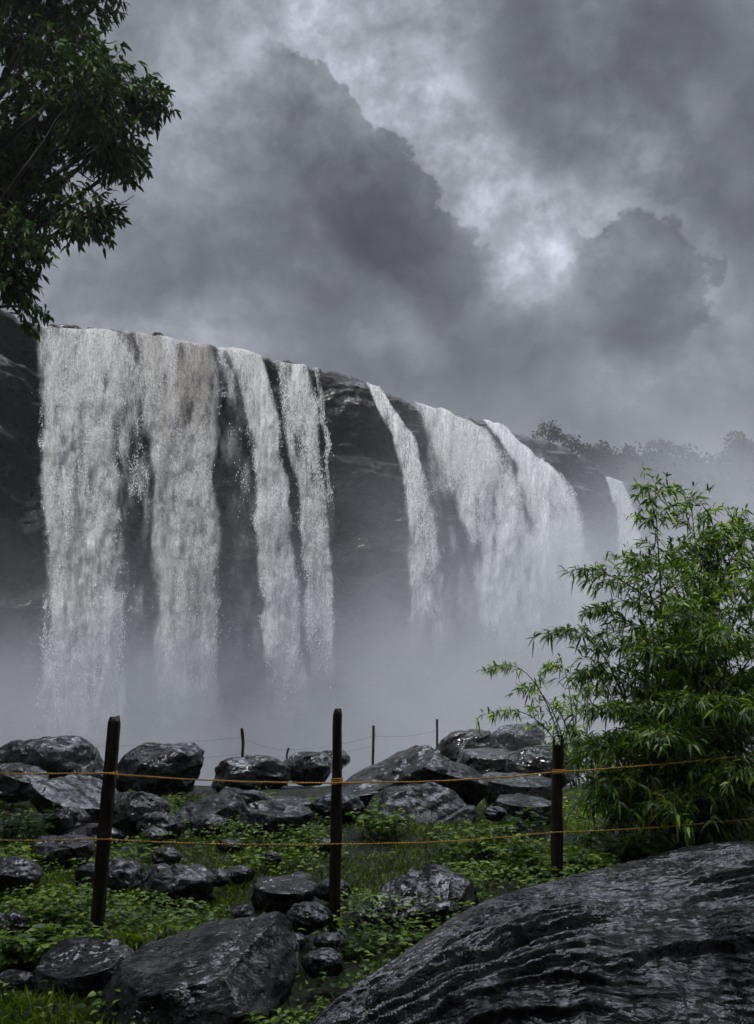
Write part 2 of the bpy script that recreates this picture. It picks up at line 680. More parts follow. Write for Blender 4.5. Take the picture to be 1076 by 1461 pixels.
def waterfall(label, trace, n_fleck, seed,  size=(.03, .11), silt_top=0.0, silt_low=0.0, bulge=.9, layers=3, cl=(.42, .62), dsheet=1.0, stretch=1.0):
    """trace: rows of (y, x_left, x_right, density) in the photograph; the water hangs at its own distance in front of the cliff."""
    r = np.random.default_rng(seed)
    n_fleck = int(n_fleck * 1.35)
    tr = np.array(trace, float)
    y0, y1 = tr[0, 0], tr[-1, 0]

    def edges(y):
        wob = 5 * fbm(np.stack([y * .035, y * 0 + seed, y * 0], -1), 3, seed)
        wob2 = 5 * fbm(np.stack([y * .035, y * 0 + seed + 9, y * 0], -1), 3, seed + 1)
        a = sstep(y0, y0 + 60, y)
        return np.interp(y, tr[:, 0], tr[:, 1]) + wob * a, np.interp(y, tr[:, 0], tr[:, 2]) + wob2 * a, np.interp(y, tr[:, 0], tr[:, 3])

    def follow(px, y):
        return y + (np.interp(px, LIPX, LIPY) - 1.5 + 3.0 * fbm(np.stack([px * .06, px * 0, px * 0], -1), 3, 19) - y0) * sstep(.22 * (y1 - y0), 0, y - y0)

    # sheets
    nu, ny = 54, 190
    Vs, Qs, FL, DE, SI, FA = [], [], [], [], [], []
    for L in range(layers):
        uu, yy = np.meshgrid(np.linspace(-.22, 1.22, nu), np.linspace(y0, y1, ny))
        xl, xr, de = edges(yy)
        px = xl + (xr - xl) * uu
        fall = sstep(y0, y0 + 140, yy)
        wpx = np.stack([px * .05, yy * .018, yy * 0 + L * 7.7], -1)
        ex = (.15 + L * .34) * (.3 + fall) + fall * bulge * .55 * fbm(wpx, 4, seed + 5 + L) * (1 + L * .3)
        pos = on_water(px, follow(px, yy), ex)
        edge = sstep(-.22, .2, uu) * sstep(1.22, .8, uu)
        d = de * edge * dsheet * (.82 + .85 * fbm(np.stack([px * .085, yy * .022, yy * 0 + seed], -1), 4, seed + 8)) * (1 - .12 * L)
        mp = 50 / F
        FL.append(np.stack([px * mp, yy * mp, yy * 0 + L * 13.1 + seed * 3.3], -1).reshape(-1, 3))
        DE.append(d.ravel())
        FA.append((sstep(y1, y1 - .30 * (y1 - y0), yy) * sstep(-.22, -.02, uu) * sstep(1.22, 1.02, uu)).ravel())
        SI.append((sstep(-.8, .15, fbm(np.stack([px * .045, yy * .004, yy * 0], -1), 3, 31)) * (silt_low + (silt_top - silt_low) * sstep(y0 + 175, y0 + 30, yy + 25 * fbm(wpx * 2, 2, 5)))).ravel())
        Vs.append(pos.reshape(-1, 3))
        Qs.append(grid_quads(ny, nu) + L * nu * ny)
    V = np.concatenate(Vs)
    me = mesh_np('waterfall', V, None, np.concatenate(Qs))
    add_attr(me, 'flow', 'FLOAT_VECTOR', np.concatenate(FL))
    add_attr(me, 'dens', 'FLOAT', np.concatenate(DE))
    add_attr(me, 'silt', 'FLOAT', np.concatenate(SI))
    add_attr(me, 'fade', 'FLOAT', np.concatenate(FA))
    base = V[V[:, 2].argmin()]
    o = tag(link('waterfall', me, M['sheet']), label, 'waterfall', 'waterfall streams pouring over the cliff')
    # clots and drops
    y = y0 + (y1 - y0) * r.random(n_fleck * 4)
    u = r.random(len(y)) * 1.16 - .08
    xl, xr, de = edges(y)
    w = (xr - xl)
    px = xl + w * u
    edge = sstep(-.08, .14, u) * sstep(1.08, .86, u)
    fx = np.stack([px * .07, y * .016 * stretch, y * 0 + seed], -1)
    warp = .6 * fbm(fx * 2.2, 2, seed + 3)
    fx[..., 0] += warp
    c1 = fbm(fx, 4, seed + 8) * .5 + .5
    c2 = fbm(np.stack([px * .22, y * .06, y * 0], -1), 3, seed + 12) * .5 + .5
    c = c1 * .62 + c2 * .38
    pr = sstep(cl[0] - .10, cl[1] + .10, c + (de - 1) * .28 + (edge - 1) * .18) * w / w.max() * sstep(y1, y1 - .5 * (y1 - y0), y) ** 1.6 * (.35 + .65 * sstep(y0, y0 + 70, y))
    keep = np.nonzero(r.random(len(y)) < pr)[0][:n_fleck]
    y, px, de, c = y[keep], px[keep], de[keep], c[keep]
    n = len(y)
    fall = sstep(y0, y0 + 150, y)
    px = px + r.standard_normal(n) * (.6 + 1.6 * fall) * np.where(r.random(n) < .2, 2.0, .5)
    wpx = np.stack([px * .05, y * .018, y * 0], -1)
    ex = (.25 + .6 * r.random(n)) * (.25 + fall) + fall * bulge * (.9 * fbm(wpx, 4, seed + 5) + 1.0 * (c - .5) + .25 * r.standard_normal(n))
    pos = on_water(px, follow(px, y), ex)
    dist = np.linalg.norm(pos, axis=1) / 48
    sz = (size[0] + (size[1] - size[0]) * r.random(n) ** 2.6) * dist
    el = 1 + 1.3 * r.random(n)
    ang = r.random((n, 3)) * 2 * np.pi
    ca, sa = np.cos(ang), np.sin(ang)
    tv = np.broadcast_to(TET, (n, 4, 3)).copy()
    for ax, (i, j) in enumerate(((1, 2), (0, 2), (0, 1))):
        A, B = tv[..., i].copy(), tv[..., j].copy()
        tv[..., i] = A * ca[:, ax, None] - B * sa[:, ax, None]
        tv[..., j] = A * sa[:, ax, None] + B * ca[:, ax, None]
    tv *= .15 * sz[:, None, None]
    tv[..., 2] *= (el * 1.5)[:, None]
    V = (pos[:, None] + tv).reshape(-1, 3)
    T = (np.arange(n)[:, None, None] * 4 + TETF[None]).reshape(-1, 3)
    me = mesh_np('spray', V, T, None, smooth=False)
    si = silt_low + (silt_top - silt_low) * sstep(y0 + 190, y0 + 30, y + 30 * fbm(wpx * 2, 2, 5) + 20 * r.standard_normal(n))
    si = si * sstep(-.8, .15, fbm(np.stack([px * .045, y * .004, y * 0], -1), 3, 31))
    add_attr(me, 'silt', 'FLOAT', np.repeat(si, 4))
    s = link('spray', me, M['foam'], o)
    s['kind'] = 'stuff'
    return o


waterfall('broadest white curtain pouring beside the bare rock at the falls\' tree end',
          [(468, 57, 165, .62), (500, 60, 176, .74), (560, 64, 168, .92), (650, 66, 162, 1), (760, 68, 166, .98), (850, 72, 168, 1), (950, 66, 172, .95), (1040, 60, 180, .85), (1110, 55, 185, .7)],
          66000, 1, silt_top=.22, bulge=1.3)
waterfall('lacy torn white veil between the broadest curtain and the brown-topped curtain',
          [(474, 125, 215, .50), (510, 148, 222, .78), (560, 152, 222, .70), (620, 158, 219, .54), (700, 164, 216, .42), (780, 166, 212, .34), (870, 166, 210, .32), (960, 164, 212, .34), (1060, 160, 216, .38)],
          26000, 2, silt_top=.30, bulge=.9, layers=2, cl=(.46, .64), dsheet=.95)
waterfall('curtain with muddy brown water at its lip turning cream below',
          [(475, 190, 300, .58), (520, 212, 301, .74), (600, 221, 301, .92), (700, 221, 305, .95), (800, 222, 307, .92), (900, 222, 309, .9), (980, 220, 312, .85), (1070, 214, 318, .7)],
          50000, 3, silt_top=.85, silt_low=.16, bulge=1.1)
waterfall('thin broken net of droplets over dark rock beside the brown-topped curtain',
          [(496, 298, 348, .46), (540, 300, 362, .40), (600, 303, 366, .33), (680, 308, 372, .28), (760, 312, 378, .24), (840, 316, 384, .24), (920, 316, 390, .28), (1000, 314, 396, .30)],
          13000, 4, bulge=.6, layers=2, cl=(.5, .66), dsheet=.9)
waterfall('tall slanting white stream just past the droplet net',
          [(498, 322, 370, .78), (530, 338, 384, .92), (600, 356, 394, .98), (700, 366, 408, .95), (800, 371, 418, .93), (880, 376, 427, .88), (960, 380, 436, .8), (1040, 382, 444, .65)],
          28000, 5, silt_top=.25, bulge=.9)
waterfall('short frayed stream beside the bare dark bulge of the cliff',
          [(517, 394, 438, .7), (560, 402, 450, .84), (620, 410, 456, .82), (700, 424, 463, .78), (800, 432, 470, .72), (880, 436, 475, .62), (960, 438, 480, .5), (1030, 438, 484, .4)],
          17000, 6, bulge=.7, layers=2)
waterfall('single hair-thin trickle along the edge of the bare dark bulge',
          [(545, 448, 456, .8), (580, 456, 463, .85), (640, 463, 470, .7), (700, 466, 474, .6), (780, 468, 478, .4)],
          1500, 7, bulge=.3, layers=1, cl=(.35, .6), dsheet=.8)
waterfall('narrow slanting stream sliding off the far side of the dark bulge',
          [(548, 522, 542, .9), (580, 541, 566, .95), (620, 560, 588, .86), (670, 572, 606, .74), (730, 578, 618, .66), (800, 582, 628, .58), (880, 584, 636, .5), (960, 584, 642, .4)],
          13000, 8, size=(.03, .08), bulge=.5, layers=2)
waterfall('wide stepped cascade fanning over the rounded rock shoulder',
          [(578, 594, 640, .8), (592, 602, 690, .9), (640, 622, 718, .92), (690, 642, 738, .84), (740, 664, 754, .8), (790, 680, 766, .78), (840, 680, 776, .72), (920, 684, 788, .62), (990, 684, 796, .5)],
          40000, 9, size=(.03, .08), silt_top=.15, bulge=.9, cl=(.4, .6))
waterfall('smooth misty cascade beside the dark tree-topped rock',
          [(602, 690, 722, .85), (625, 714, 752, .95), (660, 736, 786, .95), (700, 748, 812, .9), (750, 760, 828, .85), (810, 768, 842, .75), (880, 774, 852, .6), (950, 776, 858, .45)],
          26000, 10, size=(.03, .07), bulge=.7, cl=(.38, .58))
waterfall('thread of water combing the dark gap under the rounded shoulder',
          [(600, 600, 624, .42), (650, 608, 650, .38), (720, 616, 676, .30), (800, 622, 694, .28), (880, 626, 704, .4), (950, 628, 708, .36)],
          8000, 12, size=(.03, .07), bulge=.4, layers=2, cl=(.48, .66), dsheet=.95)
waterfall('small pale far-off fall beyond the tree-topped rock',
          [(681, 864, 886, 1.0), (700, 872, 896, 1.0), (730, 880, 908, .95), (780, 884, 914, .9), (850, 886, 920, .75), (900, 886, 924, .6)],
          9000, 11, size=(.025, .05), bulge=.3, layers=2, cl=(.3, .5))

# ------------------------------------------------------------------ boulders
_ico = {}


def ico(n):
    if n not in _ico:
        bm = bmesh.new()
        bmesh.ops.create_icosphere(bm, subdivisions=n, radius=1)
        V = np.array([v.co[:] for v in bm.verts])
        T = np.array([[v.index for v in f.verts] for f in bm.faces])
        bm.free()
        _ico[n] = (V, T)
    return _ico[n]


n_boulder = 0


def boulder(label, x0, x1, yt, yb, D, mat='rock', seed=None, sub=6, planes=(), nf=11, lean=0.0, deep=.85, name='boulder', rough=1.0, sink=.3):
    global n_boulder
    n_boulder += 1
    seed = n_boulder * 13 + 5 if seed is None else seed
    r = np.random.default_rng(seed)
    V, T = ico(sub)
    V = V.copy()
    pl = list(planes)
    for _ in range(nf):
        n = unit(r.standard_normal(3))
        pl.append((*n, .74 + .22 * r.random()))
    for a, b, c, d in pl:
        n = unit(np.array([a, b, c]))
        e = np.maximum(0, V @ n - d)
        V -= np.outer(e * .93, n)
    so = r.random(3) * 40
    V = V + unit(V) * (.16 * fbm(V * 1.5 + so, 3, seed))[:, None]
    mpx = m_per_px(D)
    c = at((x0 + x1) / 2, yb, D)
    top = at((x0 + x1) / 2, yt, D)[2]
    g = float(ground_z(c[0], D))
    bot = min(c[2], g) - sink * (top - c[2])
    hw = (x1 - x0) / 2 * mpx
    bot = max(bot, top - 1.25 * hw)
    hz = (top - bot) / 2
    k = (hw + hz) / 2
    # ledges and cracks in real size
    W = V * np.array([hw, hw * deep, hz])
    fr = 1.0 / max(k, .05)
    nn = unit(V / np.array([1, 1, 1]))
    ax = unit(r.standard_normal(3) * np.array([.5, .5, 1]))
    lay = vnoise(np.stack([W @ ax * fr * 5, W[:, 0] * fr * .9, W[:, 1] * fr * .9], -1) + so, seed + 2)
    dd = .045 * np.sign(lay) * sstep(.03, .16, np.abs(lay)) * sstep(-.1, .3, fbm(W * fr * 1.2 + so, 2, seed + 9)) + .06 * (ridged(W * fr * 1.5 + so, 3, seed + 4) - .65) + .038 * fbm(W * fr * 3.4 + so, 4, seed + 6, .5)
    if mat == 'slab':
        rq = W * fr * np.array([3.2, 6.5, 6.5]) + so
        rq = rq + .5 * np.stack([fbm(rq * .6, 2, s_) for s_ in (1, 2, 3)], -1)
        dd = dd + .035 * (ridged(rq, 3, seed + 14) - .65) + .02 * fbm(rq * 2.5, 3, seed + 15)
    W = W + nn * (dd * k * rough)[:, None]
    W[:, 0] += lean * W[:, 2]
    # fit the seen outline
    up = W[:, 2] > -hz * .25
    a, b = W[up, 0].min(), W[up, 0].max()
    W[:, 0] = (W[:, 0] - (a + b) / 2) * (2 * hw / (b - a))
    W[:, 2] = (W[:, 2] - W[:, 2].min()) / (W[:, 2].max() - W[:, 2].min()) * (2 * hz)
    me = mesh_np(name, W, T, None)
    o = link(name, me, M[mat], None, (float(c[0]), D, bot))
    return tag(o, label, 'boulder' if name == 'boulder' else 'rock', 'dark wet boulders around the rope fence' if name == 'boulder' else 'small wet stones among the grass')


TL = [(-.45, -.35, .85, .45)]
TR = [(.45, -.35, .85, .5)]
FLAT = [(.05, -.2, .97, .35)]
# ridge against the mist
boulder('broad rounded boulder at the edge of the ridge, under the tallest white curtain', -14, 146, 1049, 1112, 13, seed=101, nf=7, mat='far_rock')
boulder('tall domed dark boulder on the ridge just past the tilted post', 158, 290, 1059, 1150, 12, seed=102, nf=8, lean=.25)
boulder('smooth long boulder under the crooked thin stake', 303, 416, 1077, 1122, 13.5, seed=103, nf=6, deep=.7)
boulder('blocky boulder on the ridge touching the middle post', 402, 478, 1072, 1118, 14, seed=104, nf=8, mat='far_rock')
boulder('low dark boulder peeking out behind the middle post', 452, 500, 1069, 1096, 16, seed=105, nf=6)
boulder('largest ridge boulder, shiny sloping shoulder and dark overhanging brow', 486, 692, 1063, 1160, 10.8, seed=106, sub=7, planes=[(-.55, -.35, .76, .46), (.1, -.95, -.25, .5)], nf=4)
boulder('slanting slab leaning below the brow of the largest ridge boulder', 520, 684, 1116, 1212, 10, seed=107, sub=7, planes=[(.35, -.75, .5, .38)], nf=6, mat='rock')
boulder('hazy flat-topped boulder on the ridge by the straight far stake', 622, 724, 1040, 1086, 16.5, seed=108, nf=7, mat='far_rock')
boulder('palest mist-veiled boulder, behind the bamboo\'s drooping tips', 696, 778, 1032, 1090, 19, seed=109, nf=7, mat='far_rock')
boulder('pale low rock lying in front of the hazy flat-topped boulder', 652, 748, 1067, 1112, 14, seed=110, nf=6, planes=FLAT, mat='rock_pale')
boulder('dark angular boulder half covered by misty bamboo', 722, 822, 1063, 1118, 13, seed=111, nf=9)
boulder('dark shelf of rock below the pale low rock', 684, 796, 1102, 1152, 11.3, seed=112, planes=FLAT, nf=7)
boulder('mossy low rock just in front of the notched post\'s upper rope', 705, 792, 1133, 1172, 10, seed=113, planes=FLAT, nf=6)
boulder('wet sloping ledge behind the tilted post at the edge of the view', -22, 66, 1088, 1140, 10.6, seed=115, planes=TR, nf=7, mat='rock_pale')
boulder('long shiny ledge slanting down behind the tilted post', 40, 170, 1104, 1186, 9.8, seed=116, planes=[(.5, -.45, .75, .3)], nf=6, mat='rock_pale', lean=-.4)
boulder('dark block wedged between the rounded boulder and the domed one', 96, 176, 1086, 1136, 11.8, seed=117, nf=9)
boulder('wedge boulder with slick pale top below the domed boulder', 236, 352, 1129, 1190, 9.7, seed=118, planes=[(-.4, -.35, .85, .3)], nf=6, mat='rock_pale')
boulder('round-backed rock behind the wedge boulder', 302, 384, 1122, 1166, 10.6, seed=119, nf=8)
boulder('small hump of rock at the foot of the wedge boulder', 270, 328, 1161, 1200, 9, seed=120, nf=7)
boulder('pale flat-topped boulder with dark hollow side left of the middle post', 340, 448, 1143, 1198, 9, seed=121, planes=FLAT, nf=5, mat='rock_pale', sub=6)
boulder('thin plate of rock resting behind the pale flat-topped boulder', 384, 448, 1137, 1158, 9.7, seed=122, planes=FLAT, nf=5, mat='rock_pale')
boulder('little dark rock below the domed boulder in the grass', 176, 226, 1138, 1174, 10, seed=123, nf=8)
boulder('dark boulder cut off by the frame edge, between both ropes and ferns', -40, 56, 1221, 1292, 6.9, seed=124, nf=8, sub=6)
boulder('pair-topped rock immediately beside the tilted post in the grass', 108, 206, 1224, 1268, 7.1, seed=125, nf=8)
boulder('grey domed rock among the drooping grass past the tilted post', 198, 302, 1231, 1288, 6.8, seed=126, nf=8, mat='rock_pale')
boulder('low dark rock under the lower rope, before the tilted post', 44, 134, 1193, 1236, 7.9, seed=127, nf=7, planes=FLAT)
boulder('flat paving-like slab sunk in the muddy path', 360, 452, 1253, 1300, 6.7, seed=128, planes=FLAT, nf=5)
boulder('jagged dark boulder in the grass just past the middle post', 533, 682, 1236, 1334, 6.3, seed=129, nf=10, sub=7, planes=[(-.35, -.5, .8, .45)])
boulder('lumpy black boulder beside the biggest wet slab-topped boulder, near corner', 48, 194, 1345, 1450, 4.95, seed=130, nf=8, sub=7, planes=[(-.1, -.3, .9, .5)])
boulder('wide foreground boulder with rippled glinting flat top', 146, 412, 1316, 1490, 4.55, seed=133, nf=12, sub=7, planes=[(-.30, -.33, .9, .22), (-.2, -.9, .35, .55), (-.75, -.5, .4, .55), (.7, -.4, .6, .6)], mat='slab', lean=.25, deep=1.15)
boulder('dull rock on the path beside the middle post\'s foot', 408, 474, 1287, 1338, 5.7, seed=132, nf=8)
boulder('dark cube-like rock between the rippled boulder and the huge slab', 430, 490, 1352, 1412, 4.95, seed=133, nf=8)
boulder('sloping wet rock between the long shiny ledge and the wedge boulder', 150, 240, 1128, 1180, 9.3, seed=141, nf=5, mat='rock_pale')
boulder('dark rounded rock in front of the long shiny ledge', 60, 128, 1150, 1196, 8.9, seed=142, nf=5)
boulder('rock rising from grass under the largest boulder\'s shiny shoulder', 446, 520, 1128, 1190, 9.8, seed=145, nf=5)
boulder('mossy hump beside the wedge boulder\'s lit face', 196, 262, 1158, 1192, 9.0, seed=147, nf=5)
boulder('wet rock under the ferns at the frame edge, below the lower rope', -20, 40, 1300, 1345, 5.9, seed=149, nf=5)
small = [(216, 258, 1208, 1236, 7.5, 'stone beside a leafy tuft between the two ropes'), (96, 180, 1174, 1200, 8.8, 'flat long stone behind the lower rope near the tilted post'),
         (402, 446, 1243, 1262, 7.2, 'thin stone plate above the sunken path slab'), (322, 362, 1234, 1254, 7.3, 'pebble-like stone on the bare path edge'),
         (290, 330, 1238, 1262, 7.0, 'dark stone touching the grey domed rock'), (448, 500, 1252, 1280, 6.7, 'wet stone behind the middle post in short grass'),
         (330, 362, 1290, 1312, 6.0, 'stone lying above the rippled flat-topped boulder'), (-10, 48, 1382, 1412, 5.0, 'half buried stone at the frame edge below the ferns'),
         (448, 492, 1330, 1356, 5.3, 'stone tucked at the foot of the middle post'), (396, 440, 1330, 1352, 5.3, 'shiny stone at the far corner of the rippled boulder'),
         (210, 270, 1425, 1461, 4.3, 'dark stone in front of the rippled boulder'), (500, 545, 1296, 1322, 6.1, 'stone against the jagged boulder\'s shaded side'),
         (200, 240, 1180, 1202, 8.6, 'stone in the grass under the wedge boulder'), (690, 724, 1150, 1166, 9.2, 'mossy stone among the bright creepers'),
         (310, 350, 1196, 1212, 8.3, 'slim stone below the small hump'), (452, 482, 1196, 1214, 8.3, 'dark chip of rock behind the lower rope and middle post'),
         (372, 402, 1215, 1230, 7.8, 'lone chip of rock on the muddy path')]
for i, (a, b, c_, d_, D, lab) in enumerate(small):
    boulder(lab, a, b, c_, d_, D, seed=300 + i, sub=5, nf=7, name='stone', mat='rock' if i % 2 else 'rock_pale', deep=.9)

# the huge slab in front
crest = np.array([(430, 1475, 4.05), (470, 1436, 4.2), (520, 1397, 4.4), (570, 1363, 4.55), (640, 1312, 4.8), (700, 1282, 5.0), (760, 1263, 5.2), (830, 1246, 5.4),
                  (900, 1230, 5.55), (960, 1214, 5.7), (1040, 1202, 5.8), (1100, 1203, 5.85), (1250, 1230, 5.8), (1420, 1330, 5.5), (1560, 1500, 5.0)], float)
nt_, nw = 720, 440
tt = np.linspace(0, 1, nt_)
ct = np.linspace(0, 1, len(crest))
ce = [np.interp(tt, ct, crest[:, k]) for k in range(3)]
ker = np.exp(-np.linspace(-2, 2, 31) ** 2)
ker /= ker.sum()
ce = [np.convolve(np.pad(c_, 15, mode='reflect', reflect_type='odd'), ker, 'valid') for c_ in ce]
Cc = at(ce[0], ce[1], ce[2])
ww = np.concatenate([np.linspace(-.35, 0, 80)[:-1], np.linspace(0, 1, nw - 79)])
prof_y = np.where(ww < 0, ww * -1.6, -1.0 * ww ** 1.0)          # back side then towards the viewer
SV = np.zeros((len(ww), nt_, 3))
bulk = np.interp(tt, [0, .12, .5, .8, 1], [.35, .7, 1.0, 1.0, .5])
for i, w in enumerate(ww):
    if w < 0:
        y = Cc[:, 1] + (-w) * 2.2 * bulk
        z = Cc[:, 2] - 6.0 * w * w * bulk - .15 * -w
        x = Cc[:, 0]
    else:
        y = Cc[:, 1] - 2.3 * w * bulk
        z = Cc[:, 2] - bulk * (.34 * w ** 1.2 + .75 * sstep(.45, 1.0, w) + .25 * sstep(.8, 1, w))
        x = Cc[:, 0] - .25 * w + .1 * w
    SV[i] = np.stack([x, y, z], -1)
gx_ = np.gradient(SV, axis=1)
gy_ = np.gradient(SV, axis=0)
NN = unit(np.cross(gx_, gy_))
NN = np.where((NN[..., 2:] < 0), -NN, NN)
TT, WW = np.meshgrid(tt, ww)
A = TT * 6.5
B = WW * 2.3 - TT * .55
P2 = np.stack([A, B, TT * 0], -1)
warp = .30 * fbm(P2 * np.array([.45, .9, 1]), 4, 61) + .05 * fbm(P2 * np.array([3, 5, 1]), 3, 60)


def saw(ph, sharp):
    f = ph - np.floor(ph)
    return np.where(f < sharp, f / sharp, (1 - f) / (1 - sharp)) - .5


m1 = sstep(-.15, .45, fbm(P2 * np.array([.5, 1.6, 1]) + 4, 3, 62))
m2 = sstep(-.2, .4, fbm(P2 * np.array([1.1, 3.0, 1]) + 9, 3, 63))
m3 = sstep(-.3, .4, fbm(P2 * np.array([2.5, 5.0, 1]) + 2, 3, 64))
dd = .085 * m1 * saw((B + warp) * 2.1, .93)
dd += .046 * m2 * saw((B + warp * .8 + .06 * fbm(P2 * np.array([2, 3, 1]), 3, 70)) * 7.0, .88)
dd += .020 * m3 * saw((B + warp * .7 + .05 * fbm(P2 * np.array([5, 6, 1]), 3, 71)) * 21.0, .8)
dd += .10 * fbm(SV * .9, 3, 65) + .05 * (ridged(P2 * np.array([1.2, 3.0, 1]) + warp[..., None], 4, 66) - .65)
q2 = np.stack([A * 5, B * 14.0, A * 0], -1)
q2 = q2 + .9 * np.stack([fbm(q2 * .5, 2, s_) for s_ in (66, 67, 68)], -1)
dd += .013 * (ridged(q2, 2, 65) - .65) + .005 * fbm(SV * np.array([16, 26, 26]), 2, 69)
fade = np.clip(np.abs(ww) / .12, .25, 1)[:, None]
SV = SV + NN * (dd * fade)[..., None]
me = mesh_np('boulder', SV.reshape(-1, 3), None, grid_quads(len(ww), nt_)[:, ::-1])
o = link('boulder', me, M['slab'])
tag(o, 'huge ridged wet slab filling the near corner below the bamboo', 'boulder', 'dark wet boulders around the rope fence')
shift(o, (1.2, 4.2, 0))

# ------------------------------------------------------------------ rope fence
def post(label, px_t, py_t, px_b, py_b, D, wpx, seed, notch=False):
    a, b = at(px_b, py_b, D), at(px_t, py_t, D)
    b[1] = D + .02
    g = float(ground_z(a[0], D))
    d = (b - a) / (b[2] - a[2])
    a = a + d * (g - .25 - a[2])
    w = wpx / 2 * m_per_px(D)
    n, s = 60, 14
    t = np.linspace(0, 1, n)
    th = np.arange(s) / s * 2 * np.pi
    ring = np.stack([np.cos(th), np.sin(th)], -1)
    ring = np.sign(ring) * np.abs(ring) ** .62
    L = float(np.linalg.norm(b - a))
    V = []
    for k in t:
        c = a + (b - a) * k
        ww = w * (1.08 - .1 * k)
        if notch and .945 < k < .975:
            pass
        p = c[None] + np.stack([ring[:, 0] * ww, ring[:, 1] * ww, th * 0], -1)
        nz = fbm(np.stack([ring[:, 0] * 2.2 + seed, ring[:, 1] * 2.2, th * 0 + k * L * 2.2], -1), 4, seed)
        nz = nz + .6 * fbm(np.stack([ring[:, 0] * 7 + seed, ring[:, 1] * 7, th * 0 + k * L * 1.0], -1), 2, seed + 3)
        p[:, :2] += (ring * (nz * w * .34)[:, None])
        V.append(p)
    V[-1][:, 2] += .022 * vnoise(np.stack([ring[:, 0] * 2, ring[:, 1] * 2, th * 0 + seed], -1), seed)
    V[-1][:, :2] = V[-1][:, :2] * .8 + V[-1][:, :2].mean(0) * .2
    V = np.concatenate(V)
    i = np.arange(n - 1)[:, None] * s
    j = np.arange(s)[None]
    Q = np.stack([i + j, i + (j + 1) % s, i + s + (j + 1) % s, i + s + j], -1).reshape(-1, 4)
    if notch:                                    # a slot right through the post near its top
        kq = Q.reshape(n - 1, s, 4)
        rows_ = [k for k in range(n - 1) if .945 < t[k] < .985]
        cols = [c_ for c_ in range(s) if abs(np.cos((th[c_] + np.pi / s))) < .45]
        keep = np.ones((n - 1, s), bool)
        for r_ in rows_:
            keep[r_, cols] = False
        Q = kq[keep]
    Vc = V[-s:].mean(0) + np.array([0, 0, .012])
    jj = np.arange(s)
    T = np.stack([(n - 1) * s + jj, (n - 1) * s + (jj + 1) % s, np.full(s, n * s)], -1)
    me = mesh_np('fence_post', np.concatenate([V, Vc[None]]), T, Q)
    o = link('fence_post', me, M['post'])
    shift(o, a)
    return tag(o, label, 'fence post', 'wooden posts of the rope fence')


post('dark wooden fence post tilting over, nearest the broad white curtain', 164, 1025, 137, 1330, 5.8, 17, 3)
post('straight round-topped fence post in the middle, tied with a double orange loop', 482, 1014, 477, 1345, 6.0, 13.5, 5)
post('squat square-topped fence post with a slot near its top, before the bamboo', 797, 1050, 794, 1262, 6.8, 14.5, 8, True)
post('round fence post standing beyond the bamboo side of the rope fence', 1210, 1020, 1210, 1230, 7.8, 13, 12)
bpy.data.objects[-1] if False else None


def rope(label, pts, rad, knots):
    P = np.array([at(x, y, D) for x, y, D in pts])
    # sag between neighbours
    out = []
    for a, b in zip(P[:-1], P[1:]):
        k = np.linspace(0, 1, 40, endpoint=False)[:, None]
        seg = a + (b - a) * k
        L = np.linalg.norm(b - a)
        seg[:, 2] -= (4 * k * (1 - k) * .012 * L)[:, 0]
        out.append(seg)
    out = np.concatenate(out + [P[-1:]])
    out[:, 2] += .004 * fbm(out * 3, 2, 4)
    # two strands laid round each other
    m = MB()
    n = len(out)
    fine = np.linspace(0, n - 1, n * 9)
    line = np.stack([np.interp(fine, np.arange(n), out[:, k]) for k in range(3)], -1)
    s = np.concatenate([[0], np.cumsum(np.linalg.norm(np.diff(line, axis=0), axis=1))])
    for ph in (0, np.pi):
        hel = line + np.stack([0 * s, np.cos(s * 2 * np.pi / .035 + ph) * rad * .5, np.sin(s * 2 * np.pi / .035 + ph) * rad * .5], -1)
        m.tube(hel, rad * .62, 5)
    o = m.build('rope', M['rope'])
    shift(o, P[0])
    tag(o, label, 'rope', 'orange ropes of the fence')
    for (x, y, D, wpx, turns) in knots:
        c = at(x, y, D)
        r_ = wpx / 2 * m_per_px(D) * 1.22
        th = np.linspace(0, turns * 2 * np.pi, turns * 22)
        zz = np.linspace(-.5, .5, len(th)) * turns * rad * 2.1
        k = MB()
        hel = np.stack([c[0] + np.cos(th) * r_, c[1] + .0 + np.sin(th) * r_, c[2] + zz], -1)
        k.tube(hel, rad * .85, 6)
        tail = np.array([[c[0] + r_, c[1] - .01, c[2]], [c[0] + r_ * 1.25, c[1] - .02, c[2] - .012], [c[0] + r_ * 1.3, c[1] - .02, c[2] - .035]])
        k.tube(tail, rad * .7, 5)
        kn = k.build('knot', M['rope'], o)
        kn.matrix_parent_inverse = o.matrix_world.inverted()
        kn.location = -Vector(P[0])
        kn.matrix_parent_inverse.identity()
    return o


rope('upper orange rope, at chest height across the posts', [(-260, 1092, 5.75), (151, 1103, 5.74), (480, 1117, 5.94), (796, 1101, 6.73), (1210, 1056, 7.73)], .0052,
     [(157, 1103, 5.8, 17, 1), (481, 1115, 6.0, 13.5, 4), (797, 1101, 6.8, 14.5, 3)])
rope('lower orange rope, at knee height across the posts', [(-260, 1188, 5.75), (147, 1197, 5.74), (479, 1204, 5.94), (795, 1187, 6.73), (1210, 1150, 7.73)], .0040,
     [(149, 1197, 5.8, 17, 1), (795, 1187, 6.8, 14.5, 1)])


